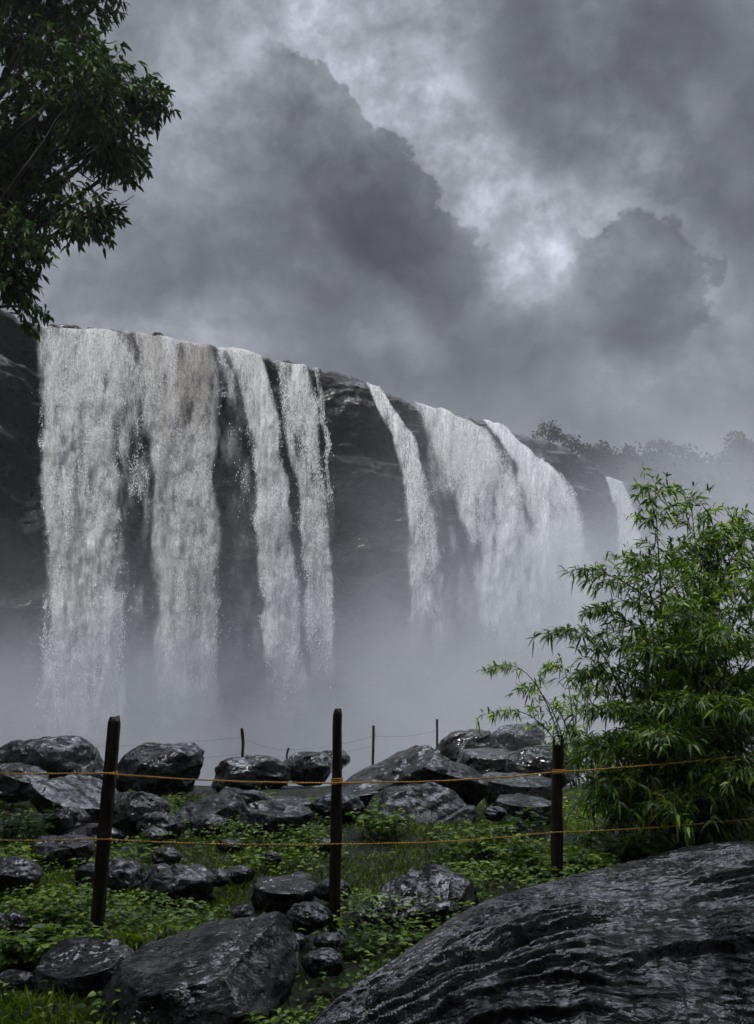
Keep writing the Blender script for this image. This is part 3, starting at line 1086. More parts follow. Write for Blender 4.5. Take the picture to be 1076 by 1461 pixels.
def stake(label, pts, D, w):
    P = np.array([at(x, y, D) for x, y in pts])
    g = float(ground_z(P[-1, 0], D))
    P = np.concatenate([P, [[P[-1, 0], D, min(g - .3, P[-1, 2] - .2)]]])
    k = np.linspace(0, len(P) - 1, 24)
    L = np.stack([np.interp(k, np.arange(len(P)), P[:, i]) for i in range(3)], -1)
    rr = w / 2 * m_per_px(D) * (1 + .15 * fbm(L * 9, 2, 3))
    L[:, 0] += .012 * fbm(L * 5, 2, 9)
    m = MB()
    m.tube(L, rr, 8)
    o = m.build('fence_stake', M['post'])
    shift(o, L[-1])
    return tag(o, label, 'stake', 'thin stakes of the far wire fence')


stake('crooked thin dark stake behind the smooth long boulder', [(345, 1039), (347, 1060), (346, 1090)], 14.5, 4.6)
stake('short forked stub of a stake beside the blocky boulder', [(412, 1067), (409, 1078), (410, 1090)], 15.5, 3)
stake('thin upright stake behind the largest ridge boulder\'s shoulder', [(533, 1035), (533, 1055), (532, 1085)], 15.5, 3.8)
stake('slimmest stake, beside the hazy flat-topped boulder', [(624, 1026), (623.5, 1045), (624, 1075)], 16.5, 3.2)


def wire(label, pts, D0):
    P = np.array([at(x, y, D) for x, y, D in pts])
    L = []
    for a, b in zip(P[:-1], P[1:]):
        k = np.linspace(0, 1, 16, endpoint=False)[:, None]
        s = a + (b - a) * k
        s[:, 2] -= (4 * k * (1 - k))[:, 0] * .05
        L.append(s)
    m = MB()
    m.tube(np.concatenate(L + [P[-1:]]), .0020, 5)
    o = m.build('wire', M['wire'])
    shift(o, P[0])
    return tag(o, label, 'wire', 'wires of the far fence')


wire('sagging upper wire strung between the thin far stakes', [(40, 1066, 15), (346, 1052, 14.45), (411, 1070, 15.45), (533, 1050, 15.45), (624, 1042, 16.45)], 14)
wire('lower slack wire between the crooked stake and the upright one', [(140, 1086, 15), (346, 1075, 14.45), (411, 1079, 15.45), (533, 1064, 15.45)], 14)

# ------------------------------------------------------------------ plants
def fan(n, r):
    a = r.random(n) * 2 * np.pi
    return np.stack([np.cos(a), np.sin(a), np.zeros(n)], -1)


def rand_up(n, r, k=.5):
    return unit(np.stack([r.standard_normal(n) * k, r.standard_normal(n) * k, np.ones(n)], -1))


def bamboo(label, base, tips, m_leaf, seed, leafL=.122, branch_step=.05, spread=1.0, fol=1.0):
    r = np.random.default_rng(seed)
    root = empty('bamboo_clump', base, label, 'bamboo')
    lv = MB()
    base = np.asarray(base, float)
    for (tip, sag, full) in tips:
        tip = np.asarray(tip, float)
        foot = base + np.array([r.normal() * .25, r.normal() * .25, 0])
        foot[2] = float(ground_z(foot[0], foot[1])) - .05
        d = tip - foot
        mid = foot + d * np.array([.30, .30, .72]) + np.array([0, 0, sag])
        k = np.linspace(0, 1, 40)[:, None]
        path = (1 - k) ** 2 * foot + 2 * k * (1 - k) * mid + k ** 2 * tip
        L = np.linalg.norm(np.diff(path, axis=0), axis=1).sum()
        c = MB()
        c.tube(path, np.linspace(.014, .0022, 40), 6)
        cu_ = c.build('culm', M['culm'], root)
        cu_.location = -Vector(base)
        nb = int(L / branch_step * full * fol)
        ks = .06 + .94 * r.random(nb) ** .85
        P0 = np.stack([np.interp(ks, k[:, 0], path[:, i]) for i in range(3)], -1)
        tang = unit(np.stack([np.interp(ks, k[:, 0], np.gradient(path[:, i])) for i in range(3)], -1))
        bl = (.12 + .55 * (1 - ks) ** .7 * r.random(nb) + .15 * r.random(nb)) * spread
        bd = unit(fan(nb, r) * 1.0 + tang * .7 + np.array([0, 0, .25]))
        for i in range(nb):
            q = np.linspace(0, 1, 6)[:, None]
            br = P0[i] + bd[i] * bl[i] * q - np.array([0, 0, 1.]) * bl[i] * .35 * q ** 2
            lv.tube(br, np.linspace(.003, .001, 6), 3, cap=False)
            nf = max(2, int(bl[i] / .085))
            for s in np.linspace(.3, 1, nf):
                p = P0[i] + bd[i] * bl[i] * s - np.array([0, 0, 1.]) * bl[i] * .35 * s * s
                m_ = r.integers(4, 7)
                dd = unit(bd[i] * .8 + np.array([0, 0, -.25]) + r.standard_normal((m_, 3)) * .62)
                lv.leaves(np.repeat(p[None], m_, 0) + r.standard_normal((m_, 3)) * .008, dd, rand_up(m_, r),
                          leafL * (.6 + .6 * r.random(m_)), leafL * .155 * (.8 + .5 * r.random(m_)), .25 + .3 * r.random(m_))
    o = lv.build('foliage', m_leaf, root)
    o.location = -Vector(base)
    return root


def T_(px, py, D, sag=.4, full=1.0):
    return (at(px, py, D), sag, full)


tips = [T_(935, 690, 8.6, .5, 1.0), T_(985, 712, 8.8, .5), T_(1010, 760, 9.0, .5), T_(1050, 745, 9.2, .5), T_(1090, 740, 9.0, .5),
        T_(820, 812, 8.4, .7, .9), T_(800, 900, 8.3, .7, .9), T_(850, 870, 8.7, .6), T_(905, 800, 9.0, .4), T_(890, 900, 8.0, .5, 1.2),
        T_(830, 960, 8.2, .6), T_(860, 1010, 7.7, .6, 1.3), T_(930, 930, 7.5, .6, 1.3), T_(990, 860, 7.6, .5, 1.2), T_(1040, 900, 7.3, .5, 1.2), T_(1080, 830, 7.8, .5, 1.2),
        T_(838, 1080, 7.6, .6, 1.3), T_(860, 1130, 7.2, .6, 1.3), T_(940, 1050, 7.0, .6, 1.3), T_(1000, 1000, 6.9, .6, 1.2), T_(1070, 1010, 6.9, .6, 1.2), T_(1060, 1110, 6.8, .6, 1.1), T_(960, 1165, 6.7, .6, 1.0),
        T_(1140, 800, 8.6), T_(1180, 900, 8.0), T_(1160, 1000, 7.2), T_(1220, 850, 9), T_(1280, 950, 8.4), T_(960, 790, 9.6, .4), T_(1020, 850, 9.8, .4), T_(920, 980, 9.2, .4), T_(1060, 800, 10, .4), T_(880, 1060, 8.8, .4, 1.2), T_(980, 940, 8.6, .4, 1.3),
        T_(820, 1200, 8.6, .5, 1.4), T_(840, 1120, 8.8, .5, 1.4), T_(870, 1150, 9.0, .5, 1.4), T_(930, 1140, 8.9, .5, 1.4), T_(990, 1090, 8.9, .5, 1.4), T_(1050, 1160, 8.2, .5, 1.4),
        T_(1010, 1180, 7.6, .5, 1.4), T_(930, 1190, 7.4, .5, 1.4), T_(1090, 1120, 8.0, .5, 1.4), T_(860, 1080, 9.2, .5, 1.3), T_(940, 1030, 9.3, .5, 1.3), T_(1040, 1020, 9.3, .5, 1.3), T_(1100, 960, 9, .5, 1.3), T_(810, 1060, 9.0, .5, 1.2), T_(900, 1110, 8.2, .5, 1.3), T_(1000, 1120, 7.6, .5, 1.3), T_(830, 1150, 8.3, .5, 1.2), T_(880, 1180, 7.6, .5, 1.1)]
bb = at(985, 1215, 8.6)
bamboo('big dense green bamboo clump arching over the huge slab', (float(bb[0]), 8.6, float(ground_z(bb[0], 8.6))), tips, M['bamboo_leaf'], 5)
tips2 = [T_(705, 952, 13.5, .8, .7), T_(680, 1025, 13, .8, .7), T_(740, 985, 14, .7, .7), T_(800, 950, 14, .6, .8), T_(830, 985, 13.6, .5, .9), T_(780, 1010, 13, .5, .8), T_(850, 950, 14.2, .5, 1)]
b2 = at(835, 1085, 13.5)
bamboo('thin misty bamboo drooping over the ridge behind the big clump', (float(b2[0]), 13.5, float(ground_z(b2[0], 13.5))), tips2, M['bamboo_leaf'], 9, leafL=.15, branch_step=.10)


def weed(name, label, px, py, D, h, w, m, seed, stems=12, leaf=.07, lw=.45, per=9, cat='plant', droop=.35, strap=False):
    """Many leafy stems (or strap leaves) from one root."""
    r = np.random.default_rng(seed)
    b = at(px, py, D)
    b[2] = float(ground_z(b[0], D)) - .02
    lv = MB()
    if strap:
        n = stems * 4
        d = unit(fan(n, r) * (.35 + .5 * r.random((n, 1))) + np.array([0, 0, 1.]))
        base = b + np.stack([r.normal(size=n) * w * .25, r.normal(size=n) * w * .25, np.zeros(n)], -1)
        lv.leaves(base, d, unit(fan(n, r) + np.array([0, 0, .3])), h * (.7 + .7 * r.random(n)), lw * leaf * (.7 + .6 * r.random(n)), .55 + .5 * r.random(n),
                  prof=((0, .5), (.25, .9), (.5, 1), (.75, .7)))
    else:
        for _ in range(stems):
            d = unit(fan(1, r)[0] * (.15 + .6 * r.random()) * w / max(h, .01) + np.array([0, 0, 1.]))
            Ls = h * (.55 + .5 * r.random())
            foot = b + np.array([r.normal() * w * .22, r.normal() * w * .22, 0])
            q = np.linspace(0, 1, 7)[:, None]
            st = foot + d * Ls * q - np.array([0, 0, 1.]) * Ls * .25 * q ** 2 + fan(1, r)[0] * .08 * Ls * q ** 2
            lv.tube(st, np.linspace(.004, .0015, 7), 4, cap=False)
            nn = per
            ks = .15 + .85 * r.random(nn)
            p = np.stack([np.interp(ks, q[:, 0], st[:, i]) for i in range(3)], -1)
            dd = unit(fan(nn, r) + d * .3 + np.array([0, 0, .15]))
            lv.leaves(p, dd, rand_up(nn, r, .35), leaf * (.6 + .8 * r.random(nn)), leaf * lw * (.7 + .5 * r.random(nn)), droop)
    o = lv.build(name, m)
    shift(o, b)
    return tag(o, label, cat, 'leafy plants growing between the rocks')


weed('shrub', 'dark leafy shrub at the frame edge below the wet sloping ledge', 26, 1190, 8.6, .62, .5, M['dark_leaf'], 1, 46, .075, .5, 16, 'shrub')
weed('weed_plant', 'lush pale-green weeds at the frame edge behind the half buried stone', 30, 1375, 5.3, .30, .42, M['weed_leaf'], 2, 50, .075, .5, 13)
weed('weed_plant', 'broad-leaved weed clump in front of the tilted post\'s foot', 105, 1345, 5.4, .26, .32, M['weed_leaf'], 3, 34, .07, .5, 12)
weed('weed_plant', 'leafy weeds around the dark boulder cut off by the frame', 72, 1290, 6.2, .30, .40, M['weed_leaf'], 4, 40, .06, .45, 13)
weed('strap_grass_tuft', 'drooping strap-leaved tuft just past the tilted post', 182, 1335, 5.6, .36, .35, M['grass'], 5, 26, .035, .5, 0, 'grass tuft', strap=True)
weed('strap_grass_tuft', 'tall arching tuft in front of the grey domed rock', 248, 1335, 5.7, .40, .40, M['grass'], 6, 30, .035, .5, 0, 'grass tuft', strap=True)
weed('strap_grass_tuft', 'loose tuft behind the rippled boulder\'s far corner', 300, 1318, 5.9, .30, .3, M['grass'], 7, 18, .032, .5, 0, 'grass tuft', strap=True)
weed('weed_plant', 'bright weed sprouting in front of the rippled boulder', 372, 1470, 4.15, .27, .24, M['weed_leaf'], 8, 26, .06, .33, 12)
weed('weed_plant', 'weeds growing between the rippled boulder and the huge slab', 440, 1450, 4.45, .18, .26, M['weed_leaf'], 21, 24, .045, .4, 10)
weed('shrub', 'pale-leaved shrub at the foot of the largest ridge boulder', 545, 1206, 9.0, .48, .5, M['weed_leaf'], 9, 34, .085, .45, 12, 'shrub')
weed('shrub', 'sprawling bright shrub between the slanting slab and the slotted post', 690, 1232, 8.0, .46, .62, M['weed_leaf'], 10, 60, .085, .42, 14, 'shrub')
weed('shrub', 'bright bushy shrub touching the slotted post', 758, 1250, 7.4, .42, .45, M['weed_leaf'], 11, 50, .075, .42, 13, 'shrub')
weed('shrub', 'low shrub between the slotted post and the huge slab\'s crest', 828, 1258, 7.0, .34, .4, M['weed_leaf'], 12, 40, .075, .4, 13, 'shrub')
weed('shrub', 'dark creeper mound below the mossy low rock', 735, 1190, 9.2, .40, .6, M['dark_leaf'], 13, 46, .075, .45, 13, 'shrub')
weed('weed_plant', 'scrawny weed at the foot of the middle post', 500, 1345, 5.6, .26, .34, M['dark_leaf'], 14, 26, .055, .4, 11)
weed('weed_plant', 'ragged weed on the shaded side of the middle post', 448, 1300, 6.2, .20, .3, M['dark_leaf'], 15, 22, .05, .4, 10)
weed('weed_plant', 'weed springing beside the pale flat-topped boulder', 430, 1178, 8.6, .3, .3, M['weed_leaf'], 16, 20, .07, .4, 9)
weed('sapling', 'wispy sapling on the ridge beside the slimmest stake', 604, 1072, 15.8, .42, .40, M['weed_leaf'], 17, 10, .10, .3, 8, 'sapling')
weed('weed_plant', 'small weed between the domed boulder and the smooth long one', 278, 1150, 10.5, .3, .4, M['dark_leaf'], 18, 20, .07, .45, 9)
weed('weed_plant', 'dark weeds at the foot of the jagged boulder', 590, 1345, 5.8, .2, .4, M['dark_leaf'], 19, 28, .05, .4, 10)
weed('shrub', 'low dark shrub beneath the bamboo\'s shaded foot', 905, 1230, 7.4, .45, .6, M['dark_leaf'], 20, 50, .09, .3, 12, 'shrub')

# grass and ground cover (uncountable)
r = np.random.default_rng(33)
n = 180000
gY = 3.8 + 9.5 * r.random(n) ** 1.25
gX = (r.random(n) - .46) * 2 * (.62 * gY + .6)
den = fbm(np.stack([gX * .8, gY * .8, gX * 0], -1), 4, 71)
pathx = -.55 + (6.5 - gY) * .12
bare = sstep(.55, .15, np.abs(gX - pathx)) * sstep(8.2, 6.8, gY)
keep = r.random(n) < sstep(-.3, .3, den) * (1 - .85 * bare) * sstep(13.4, 11, gY) * ~((gX > .1) & (gY < 4.6))
gX, gY = gX[keep], gY[keep]
n = len(gX)
pos = np.stack([gX, gY, ground_z(gX, gY) - .01], -1)
hgt = (.05 + .11 * r.random(n) ** 1.5) * (1 + .5 * fbm(np.stack([gX * 2, gY * 2, gX * 0], -1), 2, 5))
gm = MB()
gm.leaves(pos, unit(fan(n, r) * (.2 + .6 * r.random((n, 1))) + np.array([0, 0, 1.])), unit(fan(n, r) + np.array([0, 0, .2])), hgt, .007 + .006 * r.random(n), .2 + .6 * r.random(n),
          prof=((0, .8), (.45, 1)), fold=.1)
tag(gm.build('grass', M['grass']), 'short wet grass covering the soil between the rocks', kind='stuff')

n = 100000
cY = 3.9 + 8.5 * r.random(n) ** 1.2
cX = (r.random(n) - .46) * 2 * (.62 * cY + .6)
den = fbm(np.stack([cX * 1.3 + 9, cY * 1.3, cX * 0], -1), 4, 81)
pathx = -.55 + (6.5 - cY) * .12
bare = sstep(.5, .15, np.abs(cX - pathx)) * sstep(8.2, 6.8, cY)
keep = r.random(n) < sstep(-.08, .34, den) * (1 - .9 * bare) * sstep(12.5, 10.5, cY) * ~((cX > .1) & (cY < 4.6))
cX, cY = cX[keep], cY[keep]
n = len(cX)
pos = np.stack([cX, cY, ground_z(cX, cY) + .02 + (.08 + .16 * np.clip(den[keep], 0, 1)) * r.random(n)], -1)
gm = MB()
gm.leaves(pos, unit(fan(n, r) + np.array([0, 0, .25])), rand_up(n, r, .4), .03 + .045 * r.random(n), .016 + .018 * r.random(n), .3)
tag(gm.build('ground_cover', M['weed_leaf']), 'creeping leafy ground cover among the grass', kind='stuff')

# ------------------------------------------------------------------ overhanging tree
def overhang_tree():
    r = np.random.default_rng(17)
    D0 = 18.0
    bx, by = -11.2, 18.6
    bz = float(ground_z(bx, by)) - .3
    root = empty('broadleaf_tree', (bx, by, bz), 'tall dark broadleaf tree hanging its leafy boughs into the sky corner', 'tree')
    clus = [(60, 40, 85), (-20, 120, 120), (110, 110, 80), (165, 135, 62), (208, 140, 26), (75, 190, 85), (150, 200, 48), (180, 225, 22), (0, 240, 100), (55, 270, 66), (125, 305, 36), (80, 335, 38),
            (10, 345, 55), (10, 395, 34), (32, 435, 20), (110, 20, 40), (95, -40, 90), (170, 100, 34), (100, 150, 60), (-60, 330, 80), (150, 70, 14), (-90, 200, 120), (-40, 20, 120), (-80, -90, 140), (30, -90, 110)]
    fork = np.array([bx, by, EYE + 11.])
    wood = MB()
    k = np.linspace(0, 1, 24)[:, None]
    trunk = np.array([bx, by, bz]) * (1 - k) + fork * k + np.array([.3, .1, 0]) * np.sin(k * 5)
    tm = MB()
    tm.tube(trunk, np.linspace(.42, .24, 24), 12)
    tk = tm.build('trunk', M['bark'], root)
    tk.location = -Vector((bx, by, bz))
    lv = MB()
    n_tw = 0
    for ci, (cx, cy, rp) in enumerate(clus):
        D = D0 + r.normal() * 1.0
        c = at(cx, cy, D)
        rad = rp * m_per_px(D) * .98
        st = trunk[r.integers(14, 24)]
        mid = (st + c) / 2 + np.array([0, 0, .9])
        q = np.linspace(0, 1, 16)[:, None]
        limb = (1 - q) ** 2 * st + 2 * q * (1 - q) * mid + q * q * c
        limb += .08 * np.stack([fbm(limb * 1.3, 2, s_) for s_ in (1, 2, 3)], -1)
        wood.tube(limb, np.linspace(.13, .02, 16), 7)
        nt2 = int(34 + 230 * rad ** 2)
        for _ in range(nt2):
            v = unit(r.standard_normal(3))
            v *= r.random() ** .45
            e = c + v * rad * np.array([1, .9, 1.0])
            # gaps
            if fbm(e[None] * 1.5, 2, 90)[0] < -.08:
                continue
            s0 = limb[r.integers(9, 16)] * .4 + e * .6
            dirv = unit((e - c) * np.array([1, 1, .4]) + r.standard_normal(3) * .25 * rad + np.array([.12, 0, -.12]))
            Lw = .22 + .3 * r.random()
            q = np.linspace(0, 1, 4)[:, None]
            tw = e + dirv * Lw * q - np.array([0, 0, 1.]) * .16 * Lw * q ** 2
            if r.random() < .5:
                wood.tube(np.concatenate([s0[None], tw]), np.linspace(.012, .003, 5), 4, cap=False)
            nl = r.integers(6, 11)
            ks = .2 + .8 * r.random(nl)
            p = e + dirv * Lw * ks[:, None] - np.array([0, 0, 1.]) * .16 * Lw * (ks ** 2)[:, None]
            dd = unit(dirv * .7 + r.standard_normal((nl, 3)) * .55 + np.array([0, 0, -.45]))
            lv.leaves(p, dd, rand_up(nl, r, .6), .15 + .11 * r.random(nl), .065 + .03 * r.random(nl), .3)
    # bare twigs below the gap
    for pts in ([(112, 245), (130, 258), (150, 265), (160, 270)], [(118, 262), (140, 280), (162, 293), (180, 287), (191, 279)], [(140, 256), (152, 270), (168, 272)], [(162, 293), (172, 292), (186, 291)], [(143, 60), (156, 62), (168, 58)]):
        P = np.array([at(x, y, D0) for x, y in pts])
        wood.tube(P, np.linspace(.02, .006, len(P)), 5)
    w = wood.build('boughs', M['bark'], root)
    f = lv.build('crown', M['tree_leaf'], root)
    for o in (w, f):
        o.location = -Vector((bx, by, bz))


overhang_tree()

# ------------------------------------------------------------------ unseen trees added to shade the foreground and block the rear sky
def shade_forest():
    r = np.random.default_rng(91)
    lv = MB()
    for (x, y, z, a) in [(-5, 1.5, 12.5, 4.2), (-9, -3, 12, 4.5), (-1.5, -3.5, 13, 4.6), (3.5, -1.5, 13, 4.2), (0, -9, 12, 5), (7.5, -5, 12.5, 4.5), (-6, -9, 12, 5), (9, 1, 13.5, 3.6), (-12.5, 3, 12.5, 4.0), (-8.5, 6.0, 13.5, 3.4),
                         (0, -14, 9, 5), (7, -13, 9, 5), (-8, -15, 9, 5), (14, -9, 9, 5), (-15, -8, 9, 5)]:
        lv.tube(np.array([[x * 1.02, y - 1.0, -1.2], [x, y - .6, z * .5], [x, y, z]]), np.array([.34, .26, .1]), 8)
        n_ = int((15 if y > -6 else 42) * a * a)
        v = unit(r.standard_normal((n_, 3))) * r.random((n_, 1)) ** .4
        p = np.array([x, y, z]) + v * np.array([a, a, 2.6])
        lv.leaves(p, rand_up(n_, r, 2.0), rand_up(n_, r, .8), .9 + .6 * r.random(n_), .55 + .3 * r.random(n_), .2)
    for _ in range(1400):                      # bushes below them, part of the added shade mass
        a = r.random() * np.pi * 1.1 + np.pi * .95
        q = np.array([math.cos(a) * 11, -1 + math.sin(a) * 9, 0]) + r.standard_normal(3) * np.array([1.5, 1.5, 0]) + np.array([0, 0, 5.5 * r.random() - .6])
        if q[1] > -3.5:
            continue
        lv.leaves(q[None], rand_up(1, r, 2), rand_up(1, r, .8), .9, .5, .2)
    tag(lv.build('shade_forest', M['tree_leaf']), 'unseen wood added behind the viewer to shade the foreground', kind='stuff')


shade_forest()

# ------------------------------------------------------------------ far hill and trees
hx = np.linspace(8, 260, 160)
hy = np.linspace(84, 330, 90)
HX, HY = np.meshgrid(hx, hy)
ridge_px = np.interp(538 + HX / HY * F * .97, [700, 760, 840, 900, 960, 1000, 1076, 1500], [660, 645, 668, 672, 672, 684, 678, 660])
_, ry_, rz_ = ray(538, ridge_px)
top = EYE + 118 * rz_ / ry_
HZ = np.minimum(top, ZL - 2 + (HY - 84) * .6) + 1.2 * fbm(np.stack([HX * .05, HY * .05, HX * 0], -1), 4, 5) - sstep(118, 300, HY) * 12
me = mesh_np('hills', np.stack([HX, HY, HZ], -1).reshape(-1, 3), None, grid_quads(90, 160))


def hill_mat():
    m, t = new_mat('scrubby hillside')
    co = t.n('ShaderNodeTexCoord').outputs['Object']
    nz = t.noise(co, .35, 6, .65)
    col = t.mix(t.maprange(nz, .4, .62), rgb(.008, .010, .007), rgb(.022, .025, .016))
    bp = t.n('ShaderNodeBump', ins={0: 1, 1: 1.2, 'Height': nz})
    p = t.n('ShaderNodeBsdfPrincipled', ins={'Base Color': col, 'Roughness': .9, 'Normal': bp.outputs[0], 'Specular IOR Level': 0.0})
    t.t.links.new(p.outputs[0], t.n('ShaderNodeOutputMaterial').inputs[0])
    return m


M['hill'] = hill_mat()
tag(link('hills', me, M['hill']), kind='structure', label='scrubby hillside beyond the falls')


def far_tree(label, blobs, foot, D, seed, leaf=.42, dens=1.0, name='hill_tree', limbs=True):
    """blobs: (px, py, rx_px, ry_px) crown masses in the photograph; foot: (px, py)."""
    r = np.random.default_rng(seed)
    blobs = [(x, foot[1] + (y - foot[1]) * 1.25, a_ * 1.1, b_ * 1.15) for x, y, a_, b_ in blobs]
    b = at(*foot, D)
    root = empty(name, b, label, 'tree', 'misty trees on the far hill')
    mp = m_per_px(D)
    tr, lv = MB(), MB()
    cs = np.array([at(x, y, D) for x, y, _, _ in blobs])
    cen = cs.mean(0)
    fork = b * .45 + cen * .55
    fork[0] = b[0] * .8 + cen[0] * .2
    bb_ = b - np.array([0, 0, 1.0])
    k = np.linspace(0, 1, 8)[:, None]
    tr.tube(bb_ * (1 - k) + fork * k, np.linspace(.22, .13, 8), 7)
    for c in cs:
        md = (fork + c) / 2 + np.array([0, 0, -.1])
        tr.tube((1 - k) ** 2 * fork + 2 * k * (1 - k) * md + k * k * c, np.linspace(.11, .03, 8), 5)
    for (x, y, rx_, ry2), c in zip(blobs, cs):
        a, h_ = rx_ * mp, ry2 * mp
        n_ = int(a * h_ * 230 * dens) + 80
        v = unit(r.standard_normal((n_, 3))) * r.random((n_, 1)) ** .4
        v *= (1 + .35 * fbm(v * 2.2 + seed, 3, seed))[:, None]
        p = c + v * np.array([a, a * .8, h_])
        ok = fbm(p * .9, 3, seed + 2) > -.36
        p, v = p[ok], v[ok]
        n_ = len(p)
        lv.leaves(p, unit(v + r.standard_normal((n_, 3)) * .8), rand_up(n_, r, .7), leaf * (.5 + .8 * r.random(n_)), leaf * .6 * (.5 + .6 * r.random(n_)), .2)
    for nm, mb, m in (('trunk', tr, M['bark']), ('crown', lv, M['far_leaf'])):
        o = mb.build(nm, m, root)
        o.location = -Vector(b)
    return root


far_tree('bushy round tree on top of the dark rock beside the misty cascade', [(783, 618, 17, 11), (770, 624, 9, 7), (796, 626, 10, 8)], (782, 640), 68, 1, leaf=.3)
far_tree('low dome-shaped tree just past the bushy tree on the dark rock', [(815, 634, 13, 9), (826, 642, 9, 9)], (815, 652), 72, 2, leaf=.3)
far_tree('thin-topped small tree above the dark rock\'s falling edge', [(838, 650, 10, 9), (846, 656, 10, 9)], (842, 675), 90, 3)
far_tree('cone-topped tree between the small tree and the knobbly one', [(858, 650, 10, 10), (864, 662, 16, 12)], (862, 690), 100, 4)
far_tree('knobbly tree with a tufted head above the small far fall', [(897, 652, 9, 8), (890, 661, 11, 8), (905, 662, 11, 8)], (898, 690), 110, 5)
far_tree('flat umbrella-crowned tree with open gaps in its crown', [(940, 645, 20, 6), (928, 657, 10, 6), (955, 650, 12, 5), (938, 662, 9, 5)], (945, 685), 118, 6)
far_tree('leaning open-crowned tree beside the umbrella-crowned tree', [(970, 652, 12, 6), (985, 660, 13, 7), (978, 670, 18, 6), (994, 668, 8, 6)], (975, 690), 120, 7)
far_tree('largest rounded tree on the hill, at the frame edge above the bamboo', [(1052, 650, 18, 20), (1038, 668, 16, 14), (1070, 660, 18, 20), (1056, 676, 26, 14)], (1055, 705), 112, 8)
far_tree('squat bush between the leaning tree and the largest rounded tree', [(1012, 682, 14, 6), (1026, 684, 12, 6)], (1015, 696), 115, 9)
far_tree('round bush at the foot of the umbrella-crowned tree', [(918, 678, 14, 8), (932, 682, 12, 7)], (922, 694), 104, 10)
far_tree('bush crouching between the cone-topped tree and the knobbly one', [(878, 672, 12, 9), (870, 678, 10, 8)], (876, 692), 98, 11)

# wooded slope under the hill trees: one far mass
r = np.random.default_rng(44)
n = 9000
fx_ = 22 + 60 * r.random(n)
dr = 14 * r.random(n) ** 1.3
nx, ny = normal(fx_)
of = cliff_off(fx_, dr) + .3 + .8 * r.random(n)
p = np.stack([fx_ + nx * of, curve_y(fx_) + ny * of, ZL - dr + .6], -1)
ok = (fbm(p * .35, 3, 8) > -.1) & (p[:, 0] > 25.5)
p = p[ok]
n = len(p)
lv = MB()
lv.leaves(p, unit(r.standard_normal((n, 3)) + np.array([0, -.4, .3])), rand_up(n, r, .8), .5 + .5 * r.random(n), .3 + .3 * r.random(n), .2)
n = 45000
hi_ = r.integers(0, len(hy) - 42, n)
hj_ = r.integers(8, 92, n)
p = np.stack([HX[hi_, hj_], HY[hi_, hj_], HZ[hi_, hj_]], -1) + np.stack([r.normal(size=n) * 1.0, r.normal(size=n) * 1.4, np.zeros(n)], -1)
bush = fbm(p * np.array([.22, .22, 0]), 4, 28)
p[:, 2] += sstep(-.35, .5, bush) * 1.8 * r.random(n) - .2
lv.leaves(p, unit(r.standard_normal((n, 3)) + np.array([0, -.4, .3])), rand_up(n, r, .8), .4 + .4 * r.random(n), .3 + .25 * r.random(n), .2)
tag(lv.build('undergrowth', M['far_leaf']), 'misty scrub covering the slope and hill past the last fall', kind='stuff')

# ------------------------------------------------------------------ mist and haze
def box(name, lo, hi, m, kind='stuff', label=None):
    bm = bmesh.new()
    bmesh.ops.create_cube(bm, size=1)
    for v in bm.verts:
        for i in range(3):
            v.co[i] = hi[i] if v.co[i] > 0 else lo[i]
    me = bpy.data.meshes.new(name)
    bm.to_mesh(me)
    bm.free()
    o = link(name, me, m)
    return tag(o, label, kind=kind)


def mist_mat():
    m, t = new_mat('falling-water mist')
    co = t.n('ShaderNodeTexCoord').outputs['Object']
    s = t.n('ShaderNodeSeparateXYZ', ins={0: co})
    X, Y, Z = s.outputs
    n1 = t.noise(co, .10, 5, .58, .7)
    top_ = t.maprange(t.math('ABSOLUTE', t.math('SUBTRACT', X, 13)), 28, 2, 2.5, 10.5, False)
    hgt = t.math('SUBTRACT', Z, t.math('ADD', top_, t.math('MULTIPLY', t.math('SUBTRACT', n1, .5), 19)))
    d = t.maprange(hgt, 4.5, -9)
    d = t.math('MULTIPLY', d, t.maprange(t.math('ADD', Y, t.maprange(X, -1, 4, 0, 4.5)), 17, 34))
    d = t.math('MULTIPLY', d, t.maprange(X, -24, -13, .05, 1))
    d = t.math('MULTIPLY', d, t.maprange(n1, .32, .66, .35, 1.5))
    d = t.math('MULTIPLY', d, MIST)
    d = t.math('ADD', d, t.math('MULTIPLY', t.maprange(Y, 56, 85), .0014))
    v = t.n('ShaderNodeVolumePrincipled', ins={'Color': rgb(.58, .60, .65), 'Density': d, 'Anisotropy': 0.0})
    t.t.links.new(v.outputs[0], t.n('ShaderNodeOutputMaterial').inputs['Volume'])
    return m


MIST = .10
box('mist', (-40, 11, -5.6), (90, 135, 50), mist_mat(), label='pale spray mist billowing up from the foot of the falls')


def haze_mat():
    m, t = new_mat('haze')
    v = t.n('ShaderNodeVolumePrincipled', ins={'Color': rgb(.7, .72, .77), 'Density': .0007})
    t.t.links.new(v.outputs[0], t.n('ShaderNodeOutputMaterial').inputs['Volume'])
    return m


box('haze', (-620, -620, -8.5), (620, 620, 62), haze_mat(), label='thin grey haze in the rainy air')

